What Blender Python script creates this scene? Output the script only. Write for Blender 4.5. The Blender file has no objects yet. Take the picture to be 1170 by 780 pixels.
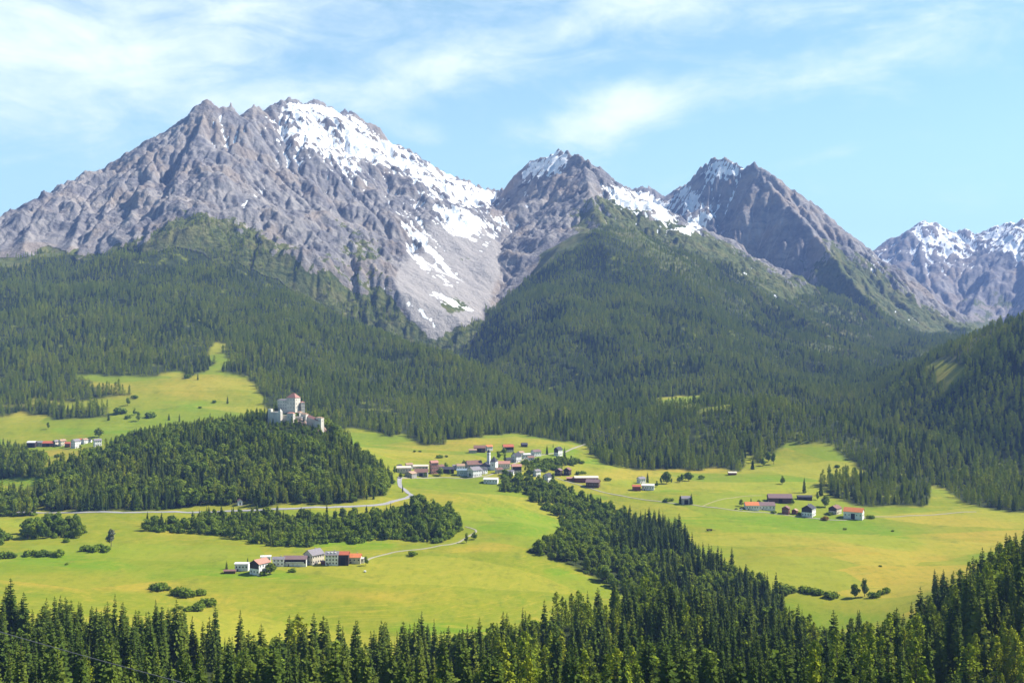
import bpy, bmesh, math, random
import numpy as np
from mathutils import Vector, Matrix
random.seed(7); np.random.seed(7)
C = bpy.context.scene
COL = C.collection
R = math.radians
W0, H0, FOC = 1170.0, 780.0, 1300.0           # photograph size and focal length in photograph pixels

# ------------------------------------------------------------------ camera
cd = bpy.data.cameras.new('camera'); cam = bpy.data.objects.new('camera', cd); COL.objects.link(cam)
cam.location = (0, 0, 0); cam.rotation_euler = (R(90), 0, 0)
cd.sensor_fit = 'HORIZONTAL'; cd.sensor_width = 36; cd.lens = 36*FOC/W0
cd.clip_start = 0.5; cd.clip_end = 60000
C.camera = cam

# ------------------------------------------------------------------ sun, sky, exposure
SUN_EL, SUN_AZ = 46.0, 75.0                    # azimuth clockwise from +Y (the view direction): the sun stands to the right
sd = Vector((math.cos(R(SUN_EL))*math.sin(R(SUN_AZ)), math.cos(R(SUN_EL))*math.cos(R(SUN_AZ)), math.sin(R(SUN_EL))))
sl = bpy.data.lights.new('sun', 'SUN'); sl.energy = 5.0; sl.angle = R(0.5); sl.color = (1.0, 0.95, 0.86)
so = bpy.data.objects.new('sun', sl); COL.objects.link(so)
so.rotation_euler = sd.to_track_quat('Z', 'Y').to_euler(); so.location = (3000, 500, 4000)
C.view_settings.view_transform = 'Standard'; C.view_settings.look = 'None'
C.view_settings.exposure = 1.0; C.view_settings.gamma = 1; C.view_settings.use_curve_mapping = False
try:
    C.cycles.max_bounces = 5; C.cycles.diffuse_bounces = 1; C.cycles.transparent_max_bounces = 8
    C.cycles.use_denoising = True
except Exception: pass

class NT:
    """small helper to write node graphs"""
    def __init__(s, tree): s.t = tree; s.n = tree.nodes; s.l = tree.links
    def node(s, kind, **kw):
        n = s.n.new(kind)
        for k, v in kw.items(): setattr(n, k, v)
        return n
    def set(s, sock, v):
        if isinstance(v, bpy.types.NodeSocket): s.l.new(v, sock)
        elif v is not None: sock.default_value = v
    def m(s, op, a, b=None, c=None, clamp=False):
        n = s.node('ShaderNodeMath', operation=op, use_clamp=clamp)
        s.set(n.inputs[0], a)
        if b is not None: s.set(n.inputs[1], b)
        if c is not None: s.set(n.inputs[2], c)
        return n.outputs[0]
    def ss(s, v, a, b):                        # smoothstep
        n = s.node('ShaderNodeMapRange', interpolation_type='SMOOTHSTEP')
        s.set(n.inputs[0], v); n.inputs[1].default_value = a; n.inputs[2].default_value = b
        return n.outputs[0]
    def mix(s, f, a, b, blend='MIX'):
        n = s.node('ShaderNodeMix', data_type='RGBA', blend_type=blend)
        s.set(n.inputs[0], f)
        for sock, v in ((n.inputs[6], a), (n.inputs[7], b)):
            s.set(sock, (*v, 1) if isinstance(v, tuple) and len(v) == 3 else v)
        return n.outputs[2]
    def noise(s, vec, scale, detail=4, rough=0.55, dist=0.0, lac=2.0):
        n = s.node('ShaderNodeTexNoise'); s.set(n.inputs['Vector'], vec)
        n.inputs['Scale'].default_value = scale; n.inputs['Detail'].default_value = detail
        n.inputs['Roughness'].default_value = rough; n.inputs['Distortion'].default_value = dist
        n.inputs['Lacunarity'].default_value = lac
        return n.outputs['Fac']
    def mapping(s, vec, scale=(1, 1, 1), rot=(0, 0, 0)):
        n = s.node('ShaderNodeMapping'); s.set(n.inputs[0], vec)
        n.inputs['Rotation'].default_value = rot; n.inputs['Scale'].default_value = scale
        return n.outputs[0]

w = bpy.data.worlds.new('World'); C.world = w; w.use_nodes = True
g = NT(w.node_tree); g.n.clear()
sky = g.node('ShaderNodeTexSky', sky_type='NISHITA'); sky.sun_disc = False
sky.sun_elevation = R(SUN_EL); sky.sun_rotation = R(SUN_AZ); sky.altitude = 1500
sky.air_density = 1.0; sky.dust_density = 1.2; sky.ozone_density = 1.0
tc = g.node('ShaderNodeTexCoord'); sp = g.node('ShaderNodeSeparateXYZ'); g.l.new(tc.outputs['Generated'], sp.inputs[0])
az = g.m('ARCTAN2', sp.outputs[0], sp.outputs[1]); el = g.m('ARCSINE', sp.outputs[2])
cb = g.node('ShaderNodeCombineXYZ'); g.l.new(az, cb.inputs[0]); g.l.new(el, cb.inputs[1])
def blob(px, py, rx, ry, tilt=0.0):
    """a soft ellipse in the sky, centre and radii measured on the photograph"""
    u0, v0 = (px-585)/FOC, (390-py)/FOC
    ca, sa = math.cos(R(tilt)), math.sin(R(tilt))
    du = g.m('SUBTRACT', az, u0); dv = g.m('SUBTRACT', el, v0)
    a = g.m('DIVIDE', g.m('ADD', g.m('MULTIPLY', du, ca), g.m('MULTIPLY', dv, sa)), rx/FOC)
    b = g.m('DIVIDE', g.m('SUBTRACT', g.m('MULTIPLY', dv, ca), g.m('MULTIPLY', du, sa)), ry/FOC)
    return g.m('EXPONENT', g.m('MULTIPLY', g.m('ADD', g.m('MULTIPLY', a, a), g.m('MULTIPLY', b, b)), -1.0))
cov = None
for b, wt in ((blob(110, 110, 260, 75, 6), 0.85), (blob(150, 20, 330, 60, 4), 0.6), (blob(620, 50, 230, 34, 15), 0.65),
              (blob(690, 138, 95, 34, 14), 1.15), (blob(420, 112, 150, 22, 8), 0.55), (blob(900, 10, 330, 40, 3), 0.5),
              (blob(475, 155, 45, 18, -10), 0.4), (blob(935, 185, 60, 9, 12), 0.5), (blob(1090, 206, 50, 6, 5), 0.35),
              (blob(1080, 70, 240, 40, 8), 0.45), (blob(-300, 90, 300, 120), 0.7), (blob(1600, 120, 300, 100), 0.6), (blob(870, 105, 150, 30, 10), 0.28)):
    t = g.m('MULTIPLY', b, wt); cov = t if cov is None else g.m('ADD', cov, t)
streak = g.noise(g.mapping(cb.outputs[0], (5.0, 15.0, 1), (0, 0, R(-12))), 1.6, 8, 0.62, 0.7)
puff = g.noise(g.mapping(cb.outputs[0], (14.0, 26.0, 1), (0, 0, R(-8))), 1.5, 7, 0.6, 0.3)
nz = g.m('ADD', g.m('MULTIPLY', streak, 0.65), g.m('MULTIPLY', puff, 0.35))
dens = g.ss(g.m('ADD', g.m('MULTIPLY', g.m('SUBTRACT', nz, 0.5), 2.2), g.m('SUBTRACT', g.m('MULTIPLY', cov, 0.80), 0.06)), 0.0, 1.2)
dens = g.m('MULTIPLY', dens, 0.88)
skyc = g.mix(1.0, sky.outputs[0], (0.92, 1.26, 1.14), 'MULTIPLY')
skyc = g.mix(g.m('ADD', g.m('MULTIPLY', g.ss(el, 0.30, 0.06), 0.26), g.m('MULTIPLY', g.ss(el, .60, .32), .20)), skyc, (6.0, 8.2, 9.4))
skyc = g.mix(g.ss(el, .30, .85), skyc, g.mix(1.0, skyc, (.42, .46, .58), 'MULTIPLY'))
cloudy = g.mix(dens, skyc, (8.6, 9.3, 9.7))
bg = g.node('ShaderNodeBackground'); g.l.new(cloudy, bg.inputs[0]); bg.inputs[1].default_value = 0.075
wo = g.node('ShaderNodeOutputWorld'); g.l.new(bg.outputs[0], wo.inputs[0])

# ------------------------------------------------------------------ numpy noise
_perm = np.random.RandomState(3).permutation(256).astype(np.int32); _perm = np.concatenate([_perm, _perm])
_ga = np.random.RandomState(4).rand(256)*2*np.pi
_gx, _gy = np.cos(_ga).astype(np.float32), np.sin(_ga).astype(np.float32)
def perlin(x, y):
    xi = np.floor(x); yi = np.floor(y); xf = (x-xi).astype(np.float32); yf = (y-yi).astype(np.float32)
    xi = xi.astype(np.int32) & 255; yi = yi.astype(np.int32) & 255
    u = xf*xf*xf*(xf*(xf*6-15)+10); v = yf*yf*yf*(yf*(yf*6-15)+10)
    def gr(ix, iy, dx, dy):
        h = _perm[_perm[ix & 255] + (iy & 255)]
        return _gx[h]*dx + _gy[h]*dy
    a = gr(xi, yi, xf, yf); b = gr(xi+1, yi, xf-1, yf); c = gr(xi, yi+1, xf, yf-1); d = gr(xi+1, yi+1, xf-1, yf-1)
    a = a+u*(b-a); c = c+u*(d-c)
    return (a+v*(c-a))*1.5
def fbm(x, y, sc, octv=4, gain=0.5):
    s = 0; a = 1; f = 1.0/sc; t = 0
    for k in range(octv):
        s = s+a*perlin(x*f+17.3*k, y*f-9.1*k); t += a; a *= gain; f *= 2.03
    return s/t
def ridged(x, y, sc, octv=4, gain=0.5):
    s = 0; a = 1; f = 1.0/sc; t = 0; wgt = 1
    for k in range(octv):
        n = 1-np.abs(perlin(x*f+5.7*k, y*f+3.3*k)); n = n*n*wgt
        s = s+a*n; t += a; wgt = np.clip(n*1.6, 0, 1); a *= gain; f *= 2.07
    return s/t
def sst(v, a, b):
    t = np.clip((v-a)/(b-a), 0, 1); return t*t*(3-2*t)

# ------------------------------------------------------------------ terrain: lie of the land
def P(px, py, Y): return (px, py, Y)
def Z(px, z, Y): return (px, 390-z*FOC/Y, Y)
ctl = []
for px in (-450, -100, 250, 585, 920, 1270, 1620):
    ctl += [Z(px, -2.2, 4), Z(px, -5, 12), Z(px, -18, 45), Z(px, -50, 125), Z(px, -97, 260), Z(px, -148, 450)]
ctl += [Z(-450, -150, 620), Z(0, -163, 620), Z(200, -172, 620), Z(400, -189, 650), Z(600, -190, 760), Z(720, -203, 850), Z(820, -200, 800),
        Z(1000, -192, 700), Z(1100, -163, 620), Z(1170, -128, 600), Z(1620, -60, 600), Z(1170, -180, 950), Z(1120, -188, 850),
        P(-450, 690, 860), P(100, 700, 860), P(260, 715, 860), P(400, 742, 860), P(620, 720, 890), P(800, 730, 920), P(1000, 720, 880), P(1620, 560, 950),
        P(0, 640, 1060), P(200, 640, 1080), P(100, 603, 1230), P(330, 650, 1050), P(500, 662, 1040), P(430, 695, 950), P(600, 642, 1120), P(250, 607, 1220),
        P(100, 585, 1330), P(270, 582, 1330), P(400, 580, 1330), P(470, 568, 1400), P(460, 549, 1560), P(400, 605, 1230), P(-450, 583, 1330), P(-450, 640, 1070),
        P(550, 570, 1450), P(600, 600, 1290), P(530, 600, 1280), P(620, 625, 1170), P(480, 545, 1600), P(560, 541, 1640), P(620, 521, 1800), P(560, 511, 1880),
        P(450, 511, 1850), P(500, 498, 2000), P(620, 498, 2020), P(680, 508, 2000), P(660, 604, 1400), P(710, 645, 1180), P(605, 556, 1580), P(770, 690, 1030),
        P(680, 547, 1650), P(735, 556, 1600), P(800, 576, 1500), P(890, 591, 1460), P(980, 592, 1470), P(860, 541, 1750), P(780, 546, 1720), P(900, 622, 1280),
        P(1000, 640, 1180), P(850, 662, 1080), P(1100, 602, 1400), P(1170, 592, 1450), P(1100, 652, 1100), P(900, 526, 1900), P(940, 511, 1980), P(1000, 561, 1650),
        P(1100, 571, 1600), P(1620, 560, 1600), P(720, 512, 2000), P(820, 522, 1980), P(760, 463, 2400), P(850, 471, 2350), P(940, 476, 2350), P(700, 471, 2380),
        P(640, 476, 2350), P(560, 493, 2080), P(612, 464, 2700), P(552, 438, 3200), P(512, 402, 3900), P(497, 376, 4200),
        P(650, 400, 3000), P(690, 330, 3600), P(690, 262, 4200), P(600, 382, 3200), P(565, 358, 3700), P(625, 312, 3850), P(780, 400, 3000), P(780, 335, 3650),
        P(760, 282, 4200), P(850, 402, 3100), P(850, 355, 3700), P(900, 422, 2900), P(880, 445, 2600), P(950, 405, 3400), P(930, 383, 3900),
        P(555, 456, 2700), P(480, 412, 3000), P(400, 385, 3200), P(330, 332, 3500), P(250, 272, 3700), P(150, 292, 3550), P(0, 304, 3500), P(-450, 330, 3400),
        P(100, 400, 2600), P(250, 398, 2600), P(350, 430, 2400), P(450, 461, 2250), P(0, 430, 2350), P(200, 436, 2300), P(400, 471, 2150), P(300, 470, 2100),
        P(100, 481, 2000), P(0, 491, 1950), P(70, 508, 1850), P(200, 481, 2000), P(600, 481, 2250), P(-450, 491, 1950), P(-450, 420, 2500), P(440, 370, 4000), P(468, 395, 3800),
        # castle knoll
        P(340, 482, 1600), P(305, 485, 1600), P(372, 494, 1600), P(250, 499, 1580), P(180, 508, 1560), P(100, 530, 1530), P(405, 520, 1580), P(445, 551, 1540), P(340, 542, 1440),
        P(200, 552, 1430), P(40, 548, 1520), Z(300, -152, 1790), Z(160, -158, 1760), Z(400, -163, 1760),
        # ground under the mountains
        P(500, 338, 4650), P(480, 300, 4900), P(545, 308, 5000), P(545, 270, 5500), P(515, 262, 5500), P(560, 250, 5950), P(875, 348, 4600), P(960, 380, 4300), P(1050, 388, 4300), P(1105, 385, 4700), P(1110, 377, 6300),
        Z(0, 320, 4600), Z(250, 460, 4700), Z(400, 230, 4900), Z(650, 380, 5200), Z(800, 170, 5600), Z(850, 120, 5000), Z(1000, 40, 5600), Z(-450, 180, 4600), Z(300, 300, 7000), Z(700, 500, 7000), Z(1100, 90, 7500),
        Z(1400, 90, 7500), Z(585, 300, 10500), Z(0, 300, 10500), Z(1170, 200, 10500), Z(1620, 200, 10500), Z(-450, 250, 10500),
        P(1170, 485, 2150), P(1170, 546, 1800), P(1050, 472, 2250), P(1000, 502, 2050), P(1170, 440, 2600), P(1620, 400, 2600), P(1050, 436, 3000), P(1170, 400, 3500), P(1620, 380, 4500)]
ctl = np.array(ctl)
def warp(px, Y): return np.stack([px/330.0, np.log(Y)*3.4], -1)
def tps(r2): return 0.5*r2*np.log(r2+1e-9)
cp = warp(ctl[:, 0], ctl[:, 2]); n = len(cp)
A = np.zeros((n+3, n+3)); d2 = ((cp[:, None]-cp[None])**2).sum(-1)
A[:n, :n] = tps(d2)+np.eye(n)*0.0015; A[:n, n] = 1; A[:n, n+1:] = cp; A[n, :n] = 1; A[n+1:, :n] = cp.T
sol = np.linalg.solve(A, np.concatenate([ctl[:, 1]/100, np.zeros(3)]))

NPX = 1600; PX0, PX1 = -450.0, 1620.0
pxs = np.linspace(PX0, PX1, NPX)
def rows(a, b, ratio): return list(np.exp(np.linspace(math.log(a), math.log(b), max(2, int(math.log(b/a)/ratio)), endpoint=False)))
Ys = np.array(rows(4, 420, .045)+rows(420, 2400, .0042)+rows(2400, 3400, .003)+rows(3400, 6600, .0015)+rows(6600, 7800, .004)+rows(7800, 9300, .0022)+rows(9300, 10600, .01)+[10600])
NY = len(Ys)
# base: evaluated on every third column and row, then interpolated
ci = np.unique(np.r_[np.arange(0, NPX, 4), NPX-1]); ri = np.unique(np.r_[np.arange(0, NY, 3), NY-1])
gp = warp(*np.meshgrid(pxs[ci], Ys[ri])).reshape(-1, 2)
out = sol[n]+gp@sol[n+1:]
for k in range(n):
    out += sol[k]*tps(((gp-cp[k])**2).sum(-1))
cy = (out*100).reshape(len(ri), len(ci))
tmp = np.stack([np.interp(pxs, pxs[ci], r) for r in cy])
PYB = np.stack([np.interp(np.log(Ys), np.log(Ys[ri]), tmp[:, j]) for j in range(NPX)], 1)
PXG, YG = np.meshgrid(pxs, Ys)
XG = (PXG-585)/FOC*YG
BASE = YG*(390-PYB)/FOC
BASE += fbm(XG, YG, 70, 3)*7*sst(YG, 200, 420)*(1-sst(YG, 640, 860))
BASE += (fbm(XG, YG, 160, 3)*2.6+fbm(XG, YG, 52, 3)*1.9)*sst(YG, 800, 1200)*(1-sst(YG, 2300, 2700)) + fbm(XG, YG, 420, 3)*sst(YG, 2200, 3000)*34 + (ridged(XG, YG*.6, 300, 3)-.5)*sst(YG, 2300, 3100)*44*(1-.9*np.exp(-((PXG-520)/75)**2-((PYB-315)/55)**2))

# ------------------------------------------------------------------ mountains: crest lines (px, py, Y) with a fall of s
SP = []; SPG = []; MOUNT = 1
def spine(s, pts, s2=None): SP.append((s, s if s2 is None else s2, pts)); SPG.append(MOUNT)
# left massif
spine(.62, [(-450, 330, 4000), (-250, 300, 4000), (-100, 268, 4000), (0, 246, 4050), (20, 234, 4080), (41, 223, 4120), (66, 219, 4160), (71, 221, 4160), (82, 212, 4200), (103, 205, 4250), (131, 190, 4330)], .7)
spine(.78, [(131, 190, 4330), (142, 186, 4360), (150, 177, 4400), (167, 162, 4450), (185, 152, 4500), (200, 149, 4540)], .7)
spine(.95, [(200, 149, 4540), (212, 138, 4560), (222, 131, 4580), (229, 117, 4600), (236, 114, 4610), (243, 117, 4620), (247, 122, 4625), (255, 120, 4630), (263, 120, 4650), (274, 131, 4690), (280, 131, 4710),
           (289, 120, 4740), (295, 118, 4760), (306, 130, 4800), (310, 119, 4820), (320, 117, 4850), (330, 112, 4880), (340, 116, 4920), (346, 124, 4960)])
spine(.72, [(340, 121, 5060), (355, 117, 5130), (365, 117, 5170), (383, 124, 5260), (400, 129, 5340), (414, 144, 5400), (424, 153, 5440), (431, 164, 5480)])
spine(1.1, [(431, 164, 5480), (445, 165, 5560), (462, 169, 5640), (479, 179, 5730), (506, 196, 5900), (534, 207, 6100), (568, 219, 6320)], .8)
spine(1.3, [(236, 120, 4600), (226, 150, 4420), (210, 180, 4220), (196, 215, 4000), (186, 250, 3760)], .6)
spine(1.35, [(180, 158, 4480), (172, 185, 4300), (164, 205, 4180), (152, 240, 3960), (140, 272, 3720)], .55)
spine(.75, [(100, 208, 4250), (98, 235, 4040), (86, 268, 3800), (78, 288, 3640)], .5)
spine(.72, [(40, 226, 4120), (36, 255, 3900), (26, 285, 3660)], .5)
spine(.72, [(0, 248, 4050), (-8, 272, 3850), (-14, 296, 3640)], .5)
spine(.75, [(142, 187, 4360), (130, 220, 4140), (118, 250, 3900), (108, 280, 3660)], .5)
spine(.82, [(290, 124, 4740), (282, 160, 4540), (275, 205, 4280), (290, 255, 3980), (300, 290, 3780)])
spine(.80, [(345, 126, 4960), (352, 175, 4720), (375, 235, 4440), (395, 285, 4200), (415, 325, 4060), (430, 345, 3960)])
spine(.66, [(320, 120, 4850), (318, 180, 4520), (335, 240, 4240), (352, 300, 3960)])
spine(.75, [(424, 156, 5440), (418, 205, 5080), (424, 255, 4720), (438, 305, 4420), (452, 340, 4180)], 1.05)
spine(.9, [(462, 172, 5640), (460, 205, 5420), (464, 232, 5240)], 1.1)
# middle peak
MOUNT = 2
spine(1.12, [(568, 219, 6320), (580, 215, 6050), (592, 205, 5850), (602, 193, 5650), (607, 184, 5560), (626, 179, 5400), (641, 170, 5260), (653, 176, 5160), (666, 179, 5060), (679, 191, 4990)])
spine(.62, [(679, 191, 4990), (688, 202, 4930), (701, 213, 4860), (722, 237, 4720), (753, 261, 4540), (780, 276, 4400), (830, 312, 4150), (880, 346, 3900), (930, 374, 3650), (975, 398, 3400)])
spine(.62, [(668, 184, 5050), (672, 215, 4750), (680, 240, 4500), (690, 262, 4280)])
spine(.92, [(664, 182, 5080), (664, 210, 4840), (652, 242, 4600), (634, 275, 4380), (612, 308, 4150), (585, 345, 3950)], .62)
# snowy ridge behind
MOUNT = 3
spine(.60, [(670, 200, 6900), (690, 204, 6850), (717, 215, 6800), (722, 218, 6800), (728, 214, 6800), (736, 210, 6780), (743, 213, 6760), (749, 218, 6750), (766, 225, 6700), (777, 213, 6550)])
# right peak
spine(1.28, [(766, 225, 6600), (777, 213, 6450), (785, 211, 6350), (790, 203, 6260), (799, 194, 6160), (808, 186, 6080), (816, 180, 6020), (821, 184, 5990), (828, 178, 5950), (837, 184, 5910), (850, 192, 5860), (860, 187, 5810), (867, 188, 5770),
           (879, 198, 5720), (900, 213, 5650), (920, 232, 5570), (941, 253, 5500), (962, 270, 5430), (982, 287, 5360), (997, 296, 5300), (1009, 307, 5250), (1030, 328, 5150), (1050, 351, 5060), (1071, 364, 5000), (1105, 376, 4900)], .9)
spine(1.2, [(862, 189, 5800), (880, 210, 5640), (900, 232, 5480), (922, 256, 5300), (945, 284, 5100), (968, 314, 4880), (992, 344, 4660), (1015, 372, 4420)], .92)
spine(.95, [(792, 206, 6240), (782, 232, 5980), (772, 262, 5700)])
# far right peaks
MOUNT = 4
spine(.62, [(930, 340, 9000), (970, 315, 9000), (999, 294, 9000), (1013, 283, 9000), (1030, 268, 9000), (1043, 261, 9000), (1055, 251, 9000), (1068, 253, 9000), (1081, 261, 9000), (1086, 266, 9000), (1095, 263, 9000), (1103, 261, 8950), (1112, 266, 8900), (1126, 263, 8850),
           (1139, 258, 8800), (1153, 254, 8750), (1162, 255, 8700), (1170, 249, 8650), (1190, 240, 8600), (1250, 236, 8500), (1350, 255, 8400), (1620, 270, 8200)])
spine(1.0, [(1055, 254, 9000), (1050, 290, 8450), (1062, 330, 7900)], .6)
spine(1.0, [(1112, 268, 8900), (1125, 300, 8300), (1118, 335, 7700), (1105, 362, 7150)], .6)
spine(1.0, [(1170, 252, 8650), (1165, 290, 8100), (1178, 325, 7500), (1170, 352, 7000)], .6)
spine(.60, [(1300, 245, 8450), (1280, 310, 7500), (1240, 350, 6800)])
NSP = len(SP)

def world(p): return np.array([(p[0]-585)/FOC*p[2], p[2], (390-p[1])/FOC*p[2]])
r0 = int(np.searchsorted(Ys, 2900.0))
def polar(F, X, Y):
    """bilinear look-up in a field given on the polar grid"""
    fj = np.clip((585+X/Y*FOC-PX0)/(PX1-PX0)*(NPX-1), 0, NPX-1.001); fi = np.clip(np.interp(Y, Ys, np.arange(NY)), 0, NY-1.001)
    j = fj.astype(int); i = fi.astype(int); a = fj-j; b = fi-i
    return (F[i, j]*(1-a)+F[i, j+1]*a)*(1-b)+(F[i+1, j]*(1-a)+F[i+1, j+1]*a)*b
def crests(x, y):
    """height under the crest lines: a fall of s to the right of each line's direction, s2 to its left"""
    wx = x+fbm(x, y, 210, 3)*46; wy = y+fbm(x+900, y-300, 210, 3)*46
    HM = np.full(x.shape, -1e4); DD = np.zeros_like(HM); TT = np.zeros_like(HM); SI = np.zeros(HM.shape, np.int16)
    for si, (s, s2, pts) in enumerate(SP):
        t0 = si*977.0; wpts = [world(p) for p in pts]
        for a, b in zip(wpts[:-1], wpts[1:]):
            ab = b-a; L2 = ab[0]**2+ab[1]**2; L = math.sqrt(L2)
            reach = max(a[2], b[2])/min(s, s2)+500
            r_ok = np.where((y[:, 0] > min(a[1], b[1])-reach) & (y[:, 0] < max(a[1], b[1])+reach))[0]
            c_ok = np.where((x[0] > min(a[0], b[0])-reach) & (x[0] < max(a[0], b[0])+reach))[0]
            if len(r_ok) and len(c_ok):
                S = np.s_[r_ok[0]:r_ok[-1]+1, c_ok[0]:c_ok[-1]+1]
                qx, qy = wx[S]-a[0], wy[S]-a[1]
                t = np.clip((qx*ab[0]+qy*ab[1])/L2, 0, 1); d = np.hypot(qx-t*ab[0], qy-t*ab[1])
                ux, uy = x[S]-a[0], y[S]-a[1]                     # near the crest the true place, so that the skyline stays put
                tu = np.clip((ux*ab[0]+uy*ab[1])/L2, 0, 1); du = np.hypot(ux-tu*ab[0], uy-tu*ab[1])
                k = np.clip(du/140, 0, 1); d = du*(1-k)+d*k; t = tu*(1-k)+t*k
                sl_ = np.where(ab[0]*qy-ab[1]*qx < 0, s, s2)
                h = a[2]+t*ab[2]-sl_*d*(1-0.10*np.clip(d/900, 0, 1))
                win = h > HM[S]
                HM[S] = np.where(win, h, HM[S]); DD[S] = np.where(win, d, DD[S]); TT[S] = np.where(win, t0+t*L, TT[S]); SI[S] = np.where(win, si, SI[S])
            t0 += L
    HM -= np.clip(3560-y, 0, None)*.75
    return HM, DD, TT, SI
def blobs(lst, PXA, PYA):
    s = np.zeros(PXA.shape, np.float32)
    for px, py, rx, ry, tl, wt in lst:
        ca, sa = math.cos(R(tl)), math.sin(R(tl))
        dx = PXA-px; dy = PYA-py
        a = (dx*ca+dy*sa)/rx; b = (dy*ca-dx*sa)/ry
        s += wt*np.exp(-(a*a+b*b))
    return s
SCREE = [(505, 335, 40, 42, 0, 1.3), (525, 300, 34, 30, 0, 1.0), (478, 335, 20, 40, -30, .9), (540, 290, 30, 40, 20, .9), (550, 330, 14, 36, 20, .6), (495, 265, 36, 20, 30, .6), (675, 222, 10, 30, 0, .6), (872, 326, 26, 4, 36, .75), (908, 347, 30, 3, 32, .8), (935, 362, 30, 3, 30, .9), (965, 376, 24, 2.5, 25, .8), (1040, 362, 44, 3, 28, .8), (1085, 378, 30, 2.5, 24, .7), (495, 372, 10, 14, 0, 1.0)]
def erode(z, dx, steps, K, m, fixed, talus=1.7):
    """running water on a square grid: every cell drains to its lowest neighbour and is cut down in proportion to the area above it"""
    ny, nx = z.shape; N = ny*nx; z = z.ravel().copy(); idx = np.arange(N).reshape(ny, nx); fx = fixed.ravel()
    offs = [(-1, 0), (1, 0), (0, -1), (0, 1), (-1, -1), (-1, 1), (1, -1), (1, 1)]
    A_ = np.ones(N)
    for it in range(steps):
        Z2 = np.pad(z.reshape(ny, nx), 1, constant_values=1e9); best = np.zeros((ny, nx)); rec = idx.copy(); dist = np.full((ny, nx), dx)
        for dy_, dx_ in offs:
            d = dx*math.hypot(dy_, dx_); s = (z.reshape(ny, nx)-Z2[1+dy_:1+dy_+ny, 1+dx_:1+dx_+nx])/d
            w_ = s > best; best = np.where(w_, s, best); rec = np.where(w_, idx+dy_*nx+dx_, rec); dist = np.where(w_, d, dist)
        rec = rec.ravel(); order = np.argsort(-z, kind='stable'); A_ = np.ones(N).tolist(); rl = rec.tolist()
        for i in order.tolist():
            r = rl[i]
            if r != i: A_[r] += A_[i]
        A_ = np.array(A_); F = K.ravel()*A_**m*dx/dist.ravel(); F[fx] = 0; F = F.tolist(); zl = z.tolist()
        for i in order[::-1].tolist():
            r = rl[i]
            if r != i: zl[i] = (zl[i]+F[i]*zl[r])/(1+F[i])
        z = np.array(zl)
        g_ = z.reshape(ny, nx)                                        # loose rock slides off what is too steep
        for _ in range(2):
            for ax in (0, 1):
                df = np.diff(g_, axis=ax); ex = np.sign(df)*np.clip(np.abs(df)-talus*dx, 0, None)*.25
                sl0 = [slice(None)]*2; sl1 = [slice(None)]*2; sl0[ax] = slice(0, -1); sl1[ax] = slice(1, None)
                g_[tuple(sl0)] += ex; g_[tuple(sl1)] -= ex
        z = g_.ravel()
    return z.reshape(ny, nx), np.log(A_).reshape(ny, nx)
def carve(x0, x1, y0, y1, dx, steps, K):
    gx = np.arange(x0, x1, dx); gy_ = np.arange(y0, y1, dx); x, y = np.meshgrid(gx, gy_); x = x.astype(float); y = y.astype(float)
    HM, DD, TT, SI = crests(x, y); BH = polar(BASE, x, y); rel = np.clip(HM-BH, 0, None)
    amp = sst(rel, 0, 80); py0 = 390-np.maximum(HM, BH)*FOC/y
    amp = amp*(1-.85*sst(blobs(SCREE, 585+x/y*FOC, py0), .3, .8))
    gul = ridged(TT+fbm(x, y, 140, 3)*50, DD*0.2+TT*0.1, 150, 4)-0.5; big = ridged(x+fbm(x, y, 210, 3)*46, y, 330, 5, .55)-0.45
    far = np.clip(DD/200, 0, 1)
    h = HM+amp*(gul*far*30+big*far*46+fbm(x, y, 150, 4, .6)*34*far+fbm(x, y, 50, 4, .6)*14*far)
    for lay, tx, ty, st in ((60.0, .30, -.16, .30), (24.0, .26, -.12, .22)):           # tilted rock bands: ledges and small cliffs
        q_ = (h+tx*x+ty*y+fbm(x, y, 240, 4)*60)/lay; fr = q_-np.floor(q_)
        h = h+amp*lay*st*(sst(fr, .25, .75)-fr)*np.clip(.5+1.2*fbm(x+700, y, 300, 3), 0, 1)
    z = np.maximum(h, BH)+12*np.exp(-np.abs(h-BH)/12)*.69
    scm = sst(blobs(SCREE, 585+x/y*FOC, py0), .3, .8)
    ez, la = erode(z, dx, steps, K*(1-.9*scm)*(.25+.75*sst(h-BH, 10, 190)), .48, (h < BH-40))
    ez = np.maximum(ez, BH-7)
    return dict(x0=x0, y0=y0, dx=dx, z=ez, a=la, n=ez.shape, hm=h, si=SI, t=TT, d=DD)
def sample(G, k, X, Y, near=False):
    fx = (X-G['x0'])/G['dx']; fy = (Y-G['y0'])/G['dx']; ny, nx = G['n']; F = G[k]
    if near: return F[np.clip(np.rint(fy).astype(int), 0, ny-1), np.clip(np.rint(fx).astype(int), 0, nx-1)]
    j = np.clip(fx.astype(int), 0, nx-2); i = np.clip(fy.astype(int), 0, ny-2); a = np.clip(fx-j, 0, 1); b = np.clip(fy-i, 0, 1)
    return (F[i, j]*(1-a)+F[i, j+1]*a)*(1-b)+(F[i+1, j]*(1-a)+F[i+1, j+1]*a)*b
x = XG[r0:]; y = YG[r0:]; BH = BASE[r0:]
ZG = BASE.copy(); HT = BH.copy(); HM2 = np.full(x.shape, -1e4); LA = np.zeros(x.shape); SI = np.zeros(x.shape, np.int16)
DD = np.full(x.shape, 1e4); TT = np.zeros(x.shape)
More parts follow.
